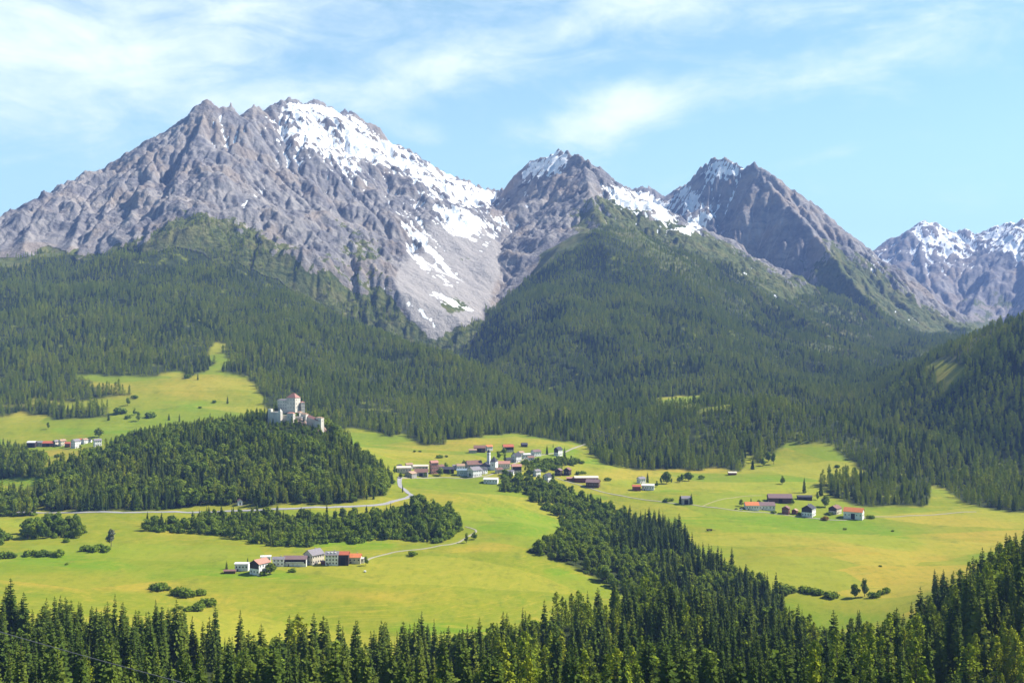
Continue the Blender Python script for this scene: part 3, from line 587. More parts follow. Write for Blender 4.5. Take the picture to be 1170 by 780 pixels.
def mesh_from(name, vs, fs, mat):
    me = bpy.data.meshes.new(name); me.from_pydata(vs, [], fs); me.materials.append(mat); me.update(); return me
def tube(vs, fs, pts, rad, n=6):
    b = len(vs)
    for (p, r) in zip(pts, rad):
        for k in range(n):
            a = 2*math.pi*k/n; vs.append((p[0]+r*math.cos(a), p[1]+r*math.sin(a), p[2]))
    for i in range(len(pts)-1):
        for k in range(n):
            fs.append((b+i*n+k, b+i*n+(k+1) % n, b+(i+1)*n+(k+1) % n, b+(i+1)*n+k))
def conifer_crown(H, rad, rng, whorls, per, droop=.35, first=.06, sparse=0.0, power=.8):
    vs, fs = [], []
    bulge = [rng.uniform(.75, 1.2) for _ in range(9)]
    for wv in range(whorls):
        t = first+(1-first)*(wv+rng.random()*.8)/whorls
        z = H*t
        base = rad*((1-t)**power)*(.55+.45*min(1, (t-first)/.12+.35))
        for b in range(per if t < .85 else max(4, per-3)):
            if rng.random() < sparse: continue
            a = 2*math.pi*(b+rng.random()*.9)/per+wv*1.3
            L = base*bulge[int(a/6.2832*9) % 9]*rng.uniform(.62, 1.18)+.10
            dz = -droop*L*(1-.75*t)*rng.uniform(.5, 1.4)+(.35*L if t > .8 else 0)
            c, s = math.cos(a), math.sin(a); wd = L*rng.uniform(.20, .34)+.10; sag = wd*rng.uniform(.5, .95)
            zz = z+rng.uniform(-.2, .2)
            i = len(vs)
            vs += [(0, 0, zz+.1), (c*L*.55, s*L*.55, zz+dz*.35), (c*L, s*L, zz+dz),
                   (c*L*.48-s*wd, s*L*.48+c*wd, zz+dz*.45-sag), (c*L*.48+s*wd, s*L*.48-c*wd, zz+dz*.45-sag),
                   (c*L*.88-s*wd*.55, s*L*.88+c*wd*.55, zz+dz-sag*.9), (c*L*.88+s*wd*.55, s*L*.88-c*wd*.55, zz+dz-sag*.9)]
            fs += [(i, i+3, i+1), (i, i+1, i+4), (i+1, i+3, i+5), (i+1, i+5, i+2), (i+1, i+6, i+4), (i+1, i+2, i+6)]
    i = len(vs); r = .16
    vs += [(r, 0, H*.95), (-r*.5, r*.8, H*.95), (-r*.5, -r*.8, H*.95), (0, 0, H*1.02)]; fs += [(i, i+1, i+3), (i+1, i+2, i+3), (i+2, i, i+3)]
    return vs, fs
def leaf_blob(vs, fs, c, r, n, sz, rng):
    for _ in range(n):
        while True:
            p = Vector((rng.uniform(-1, 1), rng.uniform(-1, 1), rng.uniform(-1, 1)))
            if .45 < p.length < 1: break
        nrm = (p+Vector((rng.uniform(-.7, .7), rng.uniform(-.7, .7), rng.uniform(-.4, .8)))).normalized()
        q = Vector((c[0]+p.x*r[0], c[1]+p.y*r[1], c[2]+p.z*r[2]))
        u = nrm.orthogonal().normalized(); v = nrm.cross(u); a = rng.uniform(0, 6.28); u, v = u*math.cos(a)+v*math.sin(a), v*math.cos(a)-u*math.sin(a)
        s1_, s2_ = sz*rng.uniform(.6, 1.3), sz*rng.uniform(.5, 1.0); i = len(vs)
        vs += [tuple(q+u*s1_), tuple(q+v*s2_+nrm*.1), tuple(q-u*s1_*.9), tuple(q-v*s2_)]; fs += [(i, i+1, i+2, i+3)]
def broad_crown(H, rad, rng, lobes, per, narrow=1.0):
    vs, fs = [], []
    for k in range(lobes):
        t = rng.random(); z = H*(.26+.66*t); rr = rad*math.sin(math.pi*min(1, .22+.78*t)**.9)*.72+.2
        a = rng.uniform(0, 6.28); d = rr*rng.uniform(.2, 1.0)
        s = rad*rng.uniform(.30, .52)
        leaf_blob(vs, fs, (math.cos(a)*d*narrow, math.sin(a)*d*narrow, z), (s, s, s*rng.uniform(.8, 1.2)), per, .62*rad/4, rng)
    return vs, fs
def trunk_mesh(H, r, rng, limbs=0):
    vs, fs = [], []
    tube(vs, fs, [(0, 0, -1.5), (0, 0, 0), (.1, 0, H*.35), (0, .1, H*.7), (0, 0, H*.98)], [r*1.5, r*1.2, r*.85, r*.5, r*.1], 7)
    for k in range(limbs):
        a = rng.uniform(0, 6.28); z = H*rng.uniform(.25, .55); L = H*rng.uniform(.18, .32)
        tube(vs, fs, [(0, 0, z), (math.cos(a)*L*.5, math.sin(a)*L*.5, z+L*.5), (math.cos(a)*L, math.sin(a)*L, z+L*1.1)], [r*.5, r*.3, r*.08], 5)
    return vs, fs
rng = random.Random(11)
PROTO = {'conifer': [], 'larch': [], 'broadleaf': [], 'shrub': []}          # species -> [(crown mesh, trunk mesh, height)]
for k in range(5):
    H = 24; rd = [3.0, 3.5, 2.8, 3.2, 3.9][k]
    PROTO['conifer'].append((mesh_from('crown', *conifer_crown(H, rd, rng, [36, 34, 38, 33, 34][k], 9, .42, .05, .06, [.64, .58, .70, .52, .60][k]), SPRUCE), mesh_from('trunk', *trunk_mesh(H, .30, rng), BARK), H))
def larch_crown(H, rad, rng, power):
    vs, fs = [], []
    for q in range(30):
        t = .10+.86*(q+rng.random())/30; rr = rad*(1-t)**power+.35; a = rng.uniform(0, 6.28); d = rr*rng.uniform(.15, .75); s = rr*rng.uniform(.42, .70)+.2
        leaf_blob(vs, fs, (math.cos(a)*d, math.sin(a)*d, H*t), (s, s, s*rng.uniform(.7, 1.1)), 26, .46, rng)
    leaf_blob(vs, fs, (0, 0, H*.97), (.4, .4, 1.0), 16, .34, rng)
    return vs, fs
for k in range(4):
    H = 22
    PROTO['larch'].append((mesh_from('crown', *larch_crown(H, [4.0, 3.5, 4.6, 5.0][k], rng, [.6, .75, .55, .45][k]), LARCH), mesh_from('trunk', *trunk_mesh(H, .28, rng), BARK), H))
for k in range(4):
    H = 15; rd = [5.4, 4.8, 6.2, 4.2][k]
    PROTO['broadleaf'].append((mesh_from('crown', *broad_crown(H, rd, rng, [16, 20, 22, 14][k], 52, [1, 1, 1.1, .9][k]), BROAD), mesh_from('trunk', *trunk_mesh(H*.8, .28, rng, 5), BARK), H))
for k in range(3):
    vs, fs = [], []
    for q in range(7):
        a = rng.uniform(0, 6.28); d = rng.uniform(0, 1.7); s = rng.uniform(.8, 1.35)
        leaf_blob(vs, fs, (math.cos(a)*d, math.sin(a)*d, s*.95), (s*1.1, s*1.1, s), 46, .42, rng)
    PROTO['shrub'].append((mesh_from('foliage', vs, fs, BUSH), mesh_from('stems', *trunk_mesh(1.6, .10, rng, 4), BARK), 2.8))
pale_crown = PROTO['broadleaf'][1][0].copy(); pale_crown.materials.clear(); pale_crown.materials.append(PALE)
ochre_crown = PROTO['shrub'][0][0].copy(); ochre_crown.materials.clear(); ochre_crown.materials.append(AUTUMN)

KEEPOUT = []                                                                 # buildings and roads that keep trees away (x, y, r)
NAMES = {'conifer': 'conifer_tree', 'larch': 'conifer_tree', 'broadleaf': 'broadleaf_tree', 'shrub': 'shrub'}
CATS = {'conifer': 'conifer', 'larch': 'conifer', 'broadleaf': 'broadleaf tree', 'shrub': 'shrub'}
SRC = {}                                                                    # (species, variant) -> (crown object, trunk object)
def plant(species, var, loc, h, label, group=None, crown=None, rz=None, wide=1.0):
    """one tree: an Empty at its foot with trunk and crown"""
    cm, tm, H = PROTO[species][var]
    e = bpy.data.objects.new(NAMES[species], None); COL.objects.link(e); e.empty_display_size = .5
    s = h/H; e.location = loc; e.scale = (s*wide, s*wide, s); e.rotation_euler = (0, 0, random.uniform(0, 6.28) if rz is None else rz)
    e['label'] = label; e['category'] = CATS[species]
    if group: e['group'] = group
    a = bpy.data.objects.new('foliage' if species == 'shrub' else 'crown', crown or cm); b = bpy.data.objects.new('stems' if species == 'shrub' else 'trunk', tm)
    for o in (b, a): COL.objects.link(o); o.parent = e
    if crown is None and (species, var) not in SRC: SRC[(species, var)] = (a, b)
    return e

# --- lone trees and shrubs measured on the photograph: species, px, py of the foot, height in px, label
PXM = lambda p: p.y/FOC                                                     # metres per photograph pixel at a point
LONE = [
 ('conifer', 260, 461, 10, 'lone dark conifer standing by itself on the open upper meadow below the mown ski cut'),
 ('conifer', 193, 480, 8, 'small conifer leftmost of the four in a row above the castle wood'),
 ('conifer', 205, 482, 10, 'pointed conifer second from the left in the row of four above the castle wood'),
 ('conifer', 228, 483, 8, 'low round conifer third from the left in the row of four above the castle wood'),
 ('conifer', 240, 484, 13, 'tallest conifer of the row of four, at its right end above the castle wood'),
 ('conifer', 226, 434, 9, 'small conifer at the top of the upper meadow just under the forest edge'),
 ('shrub', 214, 432, 6, 'dark shrub at the top of the upper meadow left of a small conifer'),
 ('shrub', 245, 460, 4, 'low shrub on the upper meadow left of the lone dark conifer'),
 ('shrub', 229, 466, 2.5, 'tiny shrub on the open upper meadow below the lone conifer'),
 ('broadleaf', 146, 463, 9, 'grey green tree at the tip of the upper forest strip'),
 ('shrub', 138, 472, 8, 'bushy shrub between the two forest strips on the upper meadow'),
 ('broadleaf', 158, 481, 11, 'tallest bushy tree in the loose clump on the upper meadow'),
 ('broadleaf', 154, 474, 8, 'bushy tree at the back of the loose clump on the upper meadow'),
 ('shrub', 172, 477, 8, 'pale shrub at the right of the loose clump on the upper meadow'),
 ('shrub', 146, 478, 5, 'low shrub at the left of the loose clump on the upper meadow'),
 ('shrub', 154, 455, 5, 'small shrub right of the tip of the upper forest strip'),
 ('conifer', 124, 480, 9, 'conifer at the right end of the lower forest strip'),
 ('broadleaf', 55, 490, 8, 'small lone tree on the meadow above the left hamlet'),
 ('broadleaf', 113, 499, 11, 'rounded lone tree right above the left hamlet'),
 ('conifer', 54, 525, 7, 'small dark conifer on the grass just below the left hamlet'),
 ('shrub', 66, 522, 5, 'round shrub on the grass below the left hamlet'),
 ('shrub', 76, 619, 6, 'round shrub in front of the roadside tree clump on the lower left meadow'),
 ('shrub', 76, 645, 3, 'tiny shrub alone on the lower left meadow'),
 ('broadleaf', 533, 620, 12, 'dark bushy tree standing left of another at the end of the farm track'),
 ('broadleaf', 542, 616, 9, 'small bushy tree at the right of the pair at the end of the farm track'),
 ('shrub', 472, 634, 6, 'dark shrub beside the farm track on the lower meadow'),
 ('conifer', 740, 551, 12, 'slim conifer beside the small houses on the right meadow'),
 ('shrub', 801, 547, 6, 'round shrub standing alone right of the tree row on the right meadow'),
 ('broadleaf', 894, 553, 10, 'round tree standing alone above the right farm'),
 ('conifer', 777, 575, 10, 'conifer at the left side of the grey shed on the right meadow'),
 ('conifer', 790, 576, 13, 'taller conifer at the right side of the grey shed on the right meadow'),
 ('shrub', 761, 573, 5, 'small shrub left of the grey shed on the right meadow'),
 ('shrub', 766, 572, 4, 'low shrub nearest the grey shed on the right meadow'),
 ('broadleaf', 847, 578, 8, 'round tree at the left end of the right farm'),
 ('conifer', 858, 574, 6, 'small conifer behind the red roofed farmhouse'),
 ('shrub', 867, 574, 4, 'small bush behind the red roofed farmhouse'),
 ('shrub', 943, 594, 6, 'ochre bush standing on the grass right of the white chalet'),
 ('shrub', 994, 592, 5, 'bush at the right end of the red roofed barn'),
 ('broadleaf', 943, 579, 14, 'light green bushy tree behind the right farm'),
 ('broadleaf', 934, 571, 10, 'light green bush higher up behind the right farm'),
 ('broadleaf', 872, 532, 10, 'small tree at the left of the meadow notch between the woods'),
 ('broadleaf', 884, 530, 13, 'light green tree in the meadow notch between the woods'),
 ('broadleaf', 878, 527, 12, 'light green tree at the back of the meadow notch between the woods'),
 ('shrub', 957, 534, 4, 'dark shrub on the meadow under the right hand wood'),
 ('conifer', 919, 563, 18, 'tall conifer at the left of the group behind the right farm'),
 ('conifer', 938, 566, 20, 'tall conifer right behind the light green bush of the right farm'),
 ('conifer', 860, 536, 12, 'conifer at the right end of the middle forest front'),
 ('shrub', 965, 605, 3, 'small dark bush on the meadow below the red roofed barn'),
 ('shrub', 1020, 607, 2.5, 'tiny dark bush alone on the wide right meadow'),
 ('shrub', 1006, 647, 2.2, 'tiny dark bush in the middle of the yellow right meadow'),
 ('broadleaf', 977, 682, 16, 'round dark tree left of its taller neighbour at the front of the right meadow'),
 ('broadleaf', 988, 681, 21, 'taller rounded tree in the shrub row at the front of the right meadow'),
 ('shrub', 998, 682, 8, 'dark shrub right of the taller tree at the front of the right meadow'),
 ('shrub', 1006, 679, 7, 'dark shrub second from the right end of the row on the right meadow'),
 ('shrub', 1013, 677, 8, 'dark shrub at the right end of the row on the right meadow'),
 ('shrub', 920, 676, 8, 'dark bush at the left end of the row on the right meadow'),
 ('shrub', 928, 678, 8, 'dark bush in the middle of the left three on the right meadow'),
 ('shrub', 936, 679, 8, 'dark bush at the right of the left three on the right meadow'),
 ('shrub', 950, 683, 9, 'dark bush standing between the two shrub rows of the right meadow'),
 ('shrub', 898, 677, 12, 'broad bush at the right foot of the gorge wood'),
 ('conifer', 1068, 678, 29, 'dark conifer leftmost of the three on the right meadow edge'),
 ('conifer', 1078, 678, 28, 'slim conifer in the middle of the three on the right meadow edge'),
 ('larch', 1088, 677, 22, 'light green larch rightmost of the three on the right meadow edge'),
 ('conifer', 656, 503, 10, 'conifer standing on the meadow above the upper village road'),
 ('conifer', 625, 519, 11, 'conifer beside the upper village road'),
 ('conifer', 632, 511, 5, 'small conifer on the slope above the upper village road'),
 ('conifer', 645, 526, 16, 'tall slim conifer right of the dark upper village house'),
 ('broadleaf', 680, 522, 13, 'pale round tree at the front of the middle forest above the village'),
 ('shrub', 502, 523, 5, 'dark bush on the yellow meadow above the village'),
 ('shrub', 510, 522, 3, 'low bush right beside the dark bush above the village'),
 ('shrub', 474, 516, 2.5, 'low scrub patch leftmost on the meadow above the village'),
 ('shrub', 480, 516, 2.2, 'low scrub patch right of another on the meadow above the village'),
 ('conifer', 460, 562, 10, 'conifer on the island of grass beside the bending village road'),
 ('conifer', 419, 570, 9, 'dark conifer left one of the pair on the bank above the road'),
 ('conifer', 427, 570, 10, 'dark conifer right one of the pair on the bank above the road'),
 ('conifer', 259, 650, 10, 'dark conifer at the left end of the lower hamlet'),
 ('conifer', 283, 644, 8, 'slim conifer behind the chalet at the left of the lower hamlet'),
 ('conifer', 290, 645, 7, 'small conifer behind the chalet roof of the lower hamlet'),
 ('broadleaf', 309, 656, 14, 'dark tree right beside the chalet of the lower hamlet'),
 ('shrub', 302, 657, 6, 'shrub at the foot of the dark tree by the chalet'),
 ('shrub', 334, 653, 5, 'shrub row bush in front of the long barn of the lower hamlet'),
 ('broadleaf', 418, 646, 11, 'round tree at the right end of the lower hamlet'),
 ('broadleaf', 292, 577, 9, 'light green roadside tree left one of the pair by the tiny chapel'),
 ('broadleaf', 303, 578, 11, 'light green roadside tree right one of the pair by the tiny chapel'),
 ('broadleaf', 458, 546, 7, 'bushy tree at the road where it enters the village'),
 ('broadleaf', 486, 545, 6, 'bush in front of the long low village house'),
 ('broadleaf', 503, 543, 9, 'tall bush between the pink village house and the long barn'),
 ('broadleaf', 514, 542, 6, 'bush in front of the long dark village barn'),
 ('broadleaf', 525, 543, 6, 'second bush in front of the long dark village barn'),
 ('broadleaf', 537, 545, 5, 'round bush in front of the white village house'),
 ('broadleaf', 570, 524, 9, 'round tree left of the red roofed house above the church'),
 ('broadleaf', 577, 528, 10, 'dark tree in front of the red roofed house above the church'),
 ('broadleaf', 509, 535, 7, 'small bushy tree behind the dark long village barn'),
 ('broadleaf', 548, 543, 6, 'low round tree between the white gabled house and the church'),
 ('broadleaf', 577, 543, 8, 'round tree below the church near the ravine head'),
 ('broadleaf', 600, 533, 9, 'round tree between the upper road and the ravine'),
 ('broadleaf', 612, 531, 8, 'bushy tree right of a round one between the upper road and the ravine'),
 ('broadleaf', 622, 535, 9, 'round tree left of the dark timber chalets'),
 ('broadleaf', 606, 543, 9, 'leafy tree left of the grey roofed ravine house'),
 ('broadleaf', 632, 549, 9, 'leafy tree right of the steep dark roofed house at the ravine top'),
 ('shrub', 660, 542, 5, 'bush on the yellow slope right of the timber chalets'),
 ('shrub', 666, 541, 4, 'smaller bush farther right of the timber chalets'),
 ('shrub', 694, 549, 5, 'bush at the right end of the long pale roofed barn'),
 ('broadleaf', 451, 541, 9, 'round tree at the left end of the village'),
 ('broadleaf', 530, 532, 7, 'round tree behind the large brown roofed village house'),
 ('broadleaf', 587, 523, 7, 'round tree left of the upper road houses'),
 ('shrub', 914, 588, 4, 'low bush left of the white gabled chalet'),
 ('shrub', 884, 586, 4, 'low bush in front of the purple brown roofed farmhouse'),
 ('broadleaf', 906, 576, 7, 'small tree right of the long brown barn of the right farm'),
 ('shrub', 948, 588, 4, 'low bush left of the brown roofed cream house'),
 ('broadleaf', 576, 519, 8, 'tree just below the red roofed house above the church'),
]
for k in range(5): LONE.append(('shrub', 94+k*7, 629-(k % 2), [6, 7, 7, 8, 9][k], None))
for k in range(6): LONE.append(('shrub', 31+k*7, 635, [6, 7, 8, 8, 7, 7][k], None))
LONE.append(('shrub', 4, 637, 9, 'broad bush leftmost on the lower left meadow')); LONE.append(('shrub', 12, 637, 8, 'bush second from the left edge on the lower left meadow')); LONE.append(('shrub', 4, 617, 10, 'bush at the left edge below the road'))
for k, (px, py, h) in enumerate([(179, 673, 8), (186, 673, 8), (193, 675, 7), (199, 677, 9), (206, 679, 9), (213, 681, 8), (220, 681, 9), (227, 681, 9), (233, 679, 7), (198, 697, 8), (205, 696, 7), (213, 698, 9), (220, 697, 10), (228, 696, 10), (235, 693, 9)]): LONE.append(('shrub', px, py, h, None))
for k in range(7): LONE.append(('broadleaf', 750+k*6.2, 555-k*1.0, [9, 11, 12, 10, 11, 10, 9][k], None))
def lone_label(px, py):
    if py < 600: return ('bushy tree in the short row right of the two small houses', 'tree row on the right meadow')
    if py < 631: return ('dark shrub in the row leading to the pale tree', 'shrubs beside the pale tree')
    if py < 650: return ('dark shrub in the line across the lower left meadow', 'shrubs across the lower left meadow')
    if py < 690: return ('dark shrub in the upper arc above the front wood', 'shrubs in the upper arc')
    return ('dark shrub in the lower arc above the front wood', 'shrubs in the lower arc')
n_lone = {'conifer': 0, 'broadleaf': 0}
for k, (sp_, px, py, hp, lb) in enumerate(LONE):
    p = hit(px, py); h = hp*PXM(p); grp_ = None
    if lb is None: p = hit(px+random.uniform(-2.2, 2.2), py+random.uniform(-1.2, 1.2)); h *= random.uniform(.55, 1.45)
    if lb is None: lb, grp_ = lone_label(px, py)
    ev = plant(sp_, k % len(PROTO[sp_]), p, h, lb, grp_, crown=ochre_crown if lb.startswith('ochre') else None, wide=(1.0 if sp_ != 'conifer' else 1.15)*random.uniform(.8, 1.3))
    n_lone[{'larch': 'conifer', 'shrub': 'broadleaf'}.get(sp_, sp_)] += 1
p = hit(127, 624); plant('broadleaf', 1, p, 20*PXM(p), 'pale grey leaved tree at the end of a shrub row on the lower left meadow', crown=pale_crown)


# ------------------------------------------------------------------ building materials
def wall_mat(name, c, rough=.9, sc=.35, var=.25):
    m, g = new_mat(name); pos = g.node('ShaderNodeTexCoord').outputs['Object']
    n = g.noise(g.mapping(pos, (1, 1, .5)), sc, 5, .65)
    finish(g, g.mix(g.ss(n, .3, .75), tuple(v*(1-var) for v in c), tuple(min(1, v*(1+var*.35)) for v in c)), rough); return m
def plank_mat(name, c):
    m, g = new_mat(name); pos = g.node('ShaderNodeTexCoord').outputs['Object']
    n = g.noise(g.mapping(pos, (4, 4, .4)), 1.2, 4, .6)
    finish(g, g.mix(n, tuple(v*.55 for v in c), tuple(v*1.35 for v in c)), .85); return m
def roof_mat(name, c):
    m, g = new_mat(name); pos = g.node('ShaderNodeTexCoord').outputs['Object']
    wv = g.node('ShaderNodeTexWave'); g.l.new(pos, wv.inputs[0]); wv.inputs['Scale'].default_value = 1.6; wv.inputs['Distortion'].default_value = 1.0
    n = g.noise(pos, .6, 5, .65)
    f = g.m('ADD', g.m('MULTIPLY', n, .8), g.m('MULTIPLY', wv.outputs[1], .2))
    finish(g, g.mix(f, tuple(v*.6 for v in c), tuple(v*1.4 for v in c)), .8); return m
M = {'white': wall_mat('white_plaster', (.80, .79, .77)), 'cream': wall_mat('cream_plaster', (.72, .64, .50)), 'pink': wall_mat('pink_plaster', (.52, .25, .21)), 'stone': wall_mat('grey_stone', (.42, .40, .38), .95, .8, .4),
     'castle': wall_mat('pale_castle_plaster', (.68, .62, .53), .95, .10, .32), 'bluegrey': wall_mat('blue_grey_render', (.46, .54, .54)), 'wood': plank_mat('brown_planks', (.12, .065, .04)), 'darkwood': plank_mat('dark_planks', (.045, .030, .024)), 'redwood': plank_mat('red_brown_planks', (.20, .070, .045)),
     'r_brown': roof_mat('brown_tiles', (.21, .115, .09)), 'r_red': roof_mat('red_tiles', (.42, .12, .065)), 'r_old': roof_mat('old_rose_tiles', (.33, .165, .135)), 'r_orange': roof_mat('orange_tiles', (.58, .19, .07)), 'r_grey': roof_mat('grey_tiles', (.22, .20, .215)), 'r_dark': roof_mat('dark_slate', (.055, .055, .068)), 'r_pale': roof_mat('pale_sheet_roof', (.60, .58, .58)), 'r_cream': roof_mat('cream_sheet_roof', (.66, .56, .44)),
     'r_tan': roof_mat('tan_tiles', (.38, .25, .17)), 'r_rose': roof_mat('rose_tiles', (.42, .21, .16)), 'r_purple': roof_mat('purple_brown_tiles', (.20, .13, .13)), 'r_blue': roof_mat('blue_grey_roof', (.20, .26, .30)),
     'rock': wall_mat('rusty_rock', (.36, .25, .19), .95, .25, .5)}
GLASS, g = new_mat('window_glass'); finish(g, (.025, .028, .035), .12, None, .6)
FRAME, g = new_mat('window_frame'); finish(g, (.55, .52, .48), .7)
DARK, g = new_mat('dark_opening'); finish(g, (.018, .014, .012), .9)
DOOR, g = new_mat('wooden_door'); finish(g, (.10, .05, .03), .7)

def put(name, vs, fs, mats, parent=None, fm=None, loc=None):
    me = bpy.data.meshes.new(name); me.from_pydata([tuple(v) for v in vs], [], fs)
    for m in (mats if isinstance(mats, (list, tuple)) else [mats]): me.materials.append(m)
    if fm: me.polygons.foreach_set('material_index', fm)
    me.update(); o = bpy.data.objects.new(name, me); COL.objects.link(o)
    if parent: o.parent = parent
    if loc is not None: o.location = loc
    return o
def box_vf(x0, x1, y0, y1, z0, z1, vs=None, fs=None):
    vs = [] if vs is None else vs; fs = [] if fs is None else fs; i = len(vs)
    vs += [(x0, y0, z0), (x1, y0, z0), (x1, y1, z0), (x0, y1, z0), (x0, y0, z1), (x1, y0, z1), (x1, y1, z1), (x0, y1, z1)]
    fs += [tuple(i+k for k in f) for f in ((0, 3, 2, 1), (4, 5, 6, 7), (0, 1, 5, 4), (1, 2, 6, 5), (2, 3, 7, 6), (3, 0, 4, 7))]
    return vs, fs
def empty(name, loc, rz, label, cat, group=None):
    e = bpy.data.objects.new(name, None); COL.objects.link(e); e.location = loc; e.rotation_euler = (0, 0, rz); e['label'] = label; e['category'] = cat
    if group: e['group'] = group
    return e
def oriented(center, u, n, wdt, hgt, t0, t1):
    """a thin upright slab on a wall: centre on the wall line, along u, outward n"""
    vs = []
    for t in (t0, t1):
        for a, b in ((-.5, -.5), (.5, -.5), (.5, .5), (-.5, .5)):
            vs.append((center[0]+u[0]*a*wdt+n[0]*t, center[1]+u[1]*a*wdt+n[1]*t, center[2]+b*hgt))
    return vs, [(0, 1, 2, 3), (4, 7, 6, 5), (0, 4, 5, 1), (1, 5, 6, 2), (2, 6, 7, 3), (3, 7, 4, 0)]
def window(parent, center, u, n, wdt=1.1, hgt=1.4):
    vs, fs = oriented(center, u, n, wdt*1.3, hgt*1.25, -.05, .05); f = put('window', vs, fs, FRAME, parent)
    vs, fs = oriented(center, u, n, wdt, hgt, .0, .08); put('pane', vs, fs, GLASS, f)
def facade_windows(parent, p0, p1, z0, z1, n, rows, maxc=6, w_=1.1, h_=1.4, skip=0):
    L = math.hypot(p1[0]-p0[0], p1[1]-p0[1]); u = ((p1[0]-p0[0])/L, (p1[1]-p0[1])/L)
    cols = max(1, min(maxc, int(L/2.9)))
    for r in range(rows):
        z = z0+(z1-z0)*(r+.55)/rows
        for c in range(cols):
            t = (c+.5)/cols
            if skip and (r*cols+c) % skip == skip-1: continue
            window(parent, (p0[0]+(p1[0]-p0[0])*t, p0[1]+(p1[1]-p0[1])*t, z), u, n, w_, h_)

def house(px, py, wpx, hpx, yaw, wall, roof, label, dep=.75, pitch=24, rows=2, style='', name='house', cat='house', over=.7):
    """a gabled house: px, py of the middle of its foot, its width and height in px; yaw turns the ridge away from the picture plane"""
    p = hit(px, py); k = PXM(p); W = wpx*k; Hh = hpx*k*1.02; a = R(yaw)
    L = W/(abs(math.cos(a))+dep*abs(math.sin(a))); D = L*dep; hl, hd = L/2, D/2
    back = (abs(math.sin(a))*L+abs(math.cos(a))*D)/2
    e = empty(name, (p.x, p.y+back*.8, p.z), a, label, cat)
    KEEPOUT.append((e.location.x, e.location.y, max(L, D)*.62+3.0)); KEEPOUT.append((e.location.x, e.location.y-max(L, D)*.6-5, 4.5))
    rise = hd*math.tan(R(pitch*1.22)); he = max(2.1, Hh-rise)
    vs = [(-hl, -hd, -4), (hl, -hd, -4), (hl, hd, -4), (-hl, hd, -4), (-hl, -hd, he), (hl, -hd, he), (hl, hd, he), (-hl, hd, he), (-hl, 0, he+rise-.05), (hl, 0, he+rise-.05)]
    fs = [(0, 1, 5, 4), (2, 3, 7, 6), (1, 2, 6, 9, 5), (3, 0, 4, 8, 7), (0, 3, 2, 1)]
    put('wall', vs, fs, M[wall], e)
    ov = over; t = .22; sl = rise/hd; vs = []
    for xx in (-hl-ov, hl+ov):
        vs += [(xx, -hd-ov, he-ov*sl), (xx, 0, he+rise), (xx, hd+ov, he-ov*sl), (xx, -hd-ov, he-ov*sl+t), (xx, 0, he+rise+t*1.1), (xx, hd+ov, he-ov*sl+t)]
    fs = [(3, 9, 10, 4), (4, 10, 11, 5), (0, 1, 7, 6), (1, 2, 8, 7), (0, 6, 9, 3), (2, 5, 11, 8), (0, 3, 4, 1), (1, 4, 5, 2), (6, 7, 10, 9), (7, 8, 11, 10)]
    ro = put('roof', vs, fs, M[roof], e)
    if 'nochim' not in style:
        cx = hl*.35; vs, fs = box_vf(cx-.4, cx+.4, hd*.15-.4, hd*.15+.4, he+rise*.6, he+rise+1.1); put('chimney', vs, fs, M['stone'], ro)
    ca, sa = math.cos(a), math.sin(a)
    # which faces look towards the viewer
    faces = [((-hl, -hd), (hl, -hd), (0, -1), he), ((hl, -hd), (hl, hd), (1, 0), he), ((hl, hd), (-hl, hd), (0, 1), he), ((-hl, hd), (-hl, -hd), (-1, 0), he)]
    if 'blind' not in style:
        for p0, p1, nn, hz in faces:
            ny = nn[0]*sa+nn[1]*ca
            if ny < -.15: facade_windows(e, p0, p1, .3, hz, nn, rows, 5)
    if 'barn' in style:                                                      # a dark doorway and a wooden upper half on the visible faces
        for p0, p1, nn, hz in faces:
            ny = nn[0]*sa+nn[1]*ca
            if ny < -.3:
                Lf = math.hypot(p1[0]-p0[0], p1[1]-p0[1]); u = ((p1[0]-p0[0])/Lf, (p1[1]-p0[1])/Lf); c = ((p0[0]+p1[0])/2, (p0[1]+p1[1])/2)
                vs, fs = oriented((c[0], c[1], he*.40), u, nn, min(Lf*.45, 5), he*.72, -.05, .07); put('barn_door', vs, fs, DARK, e)
                break
    elif 'nodoor' not in style:
        for p0, p1, nn, hz in faces:
            if nn[0]*sa+nn[1]*ca < -.3:
                Lf = math.hypot(p1[0]-p0[0], p1[1]-p0[1]); u = ((p1[0]-p0[0])/Lf, (p1[1]-p0[1])/Lf); c = (p0[0]+(p1[0]-p0[0])*.22, p0[1]+(p1[1]-p0[1])*.22)
                vs, fs = oriented((c[0], c[1], 1.0), u, nn, 1.1, 2.1, -.05, .10); put('door', vs, fs, DOOR, e); break
    if 'gablewood' in style:                                                 # timber boarding in the gable that faces the viewer
        for sx in (-1, 1):
            if sx*sa < -.15:
                X = sx*(hl+.06); vs = [(X, -hd*.98, he*.55), (X, hd*.98, he*.55), (X, hd*.98, he), (X, 0, he+rise-.12), (X, -hd*.98, he), (sx*(hl-.1), -hd*.98, he*.55), (sx*(hl-.1), hd*.98, he*.55)]
                put('gable_boarding', vs, [(0, 1, 2, 3, 4)], M['darkwood'], e)
    if 'frontwood' in style:
        vs, fs = oriented((0, -hd, he*.70), (1, 0), (0, -1), L*.96, he*.55, -.05, .09); put('timber_front', vs, fs, M['darkwood'], e)
    if 'balcony' in style:
        vs, fs = box_vf(-hl*.8, hl*.8, -hd-1.2, -hd-.02, he*.48, he*.48+.15); box_vf(-hl*.8, hl*.8, -hd-1.2, -hd-1.1, he*.48+.15, he*.48+1.1, vs, fs); put('balcony', vs, fs, M['white'], e)
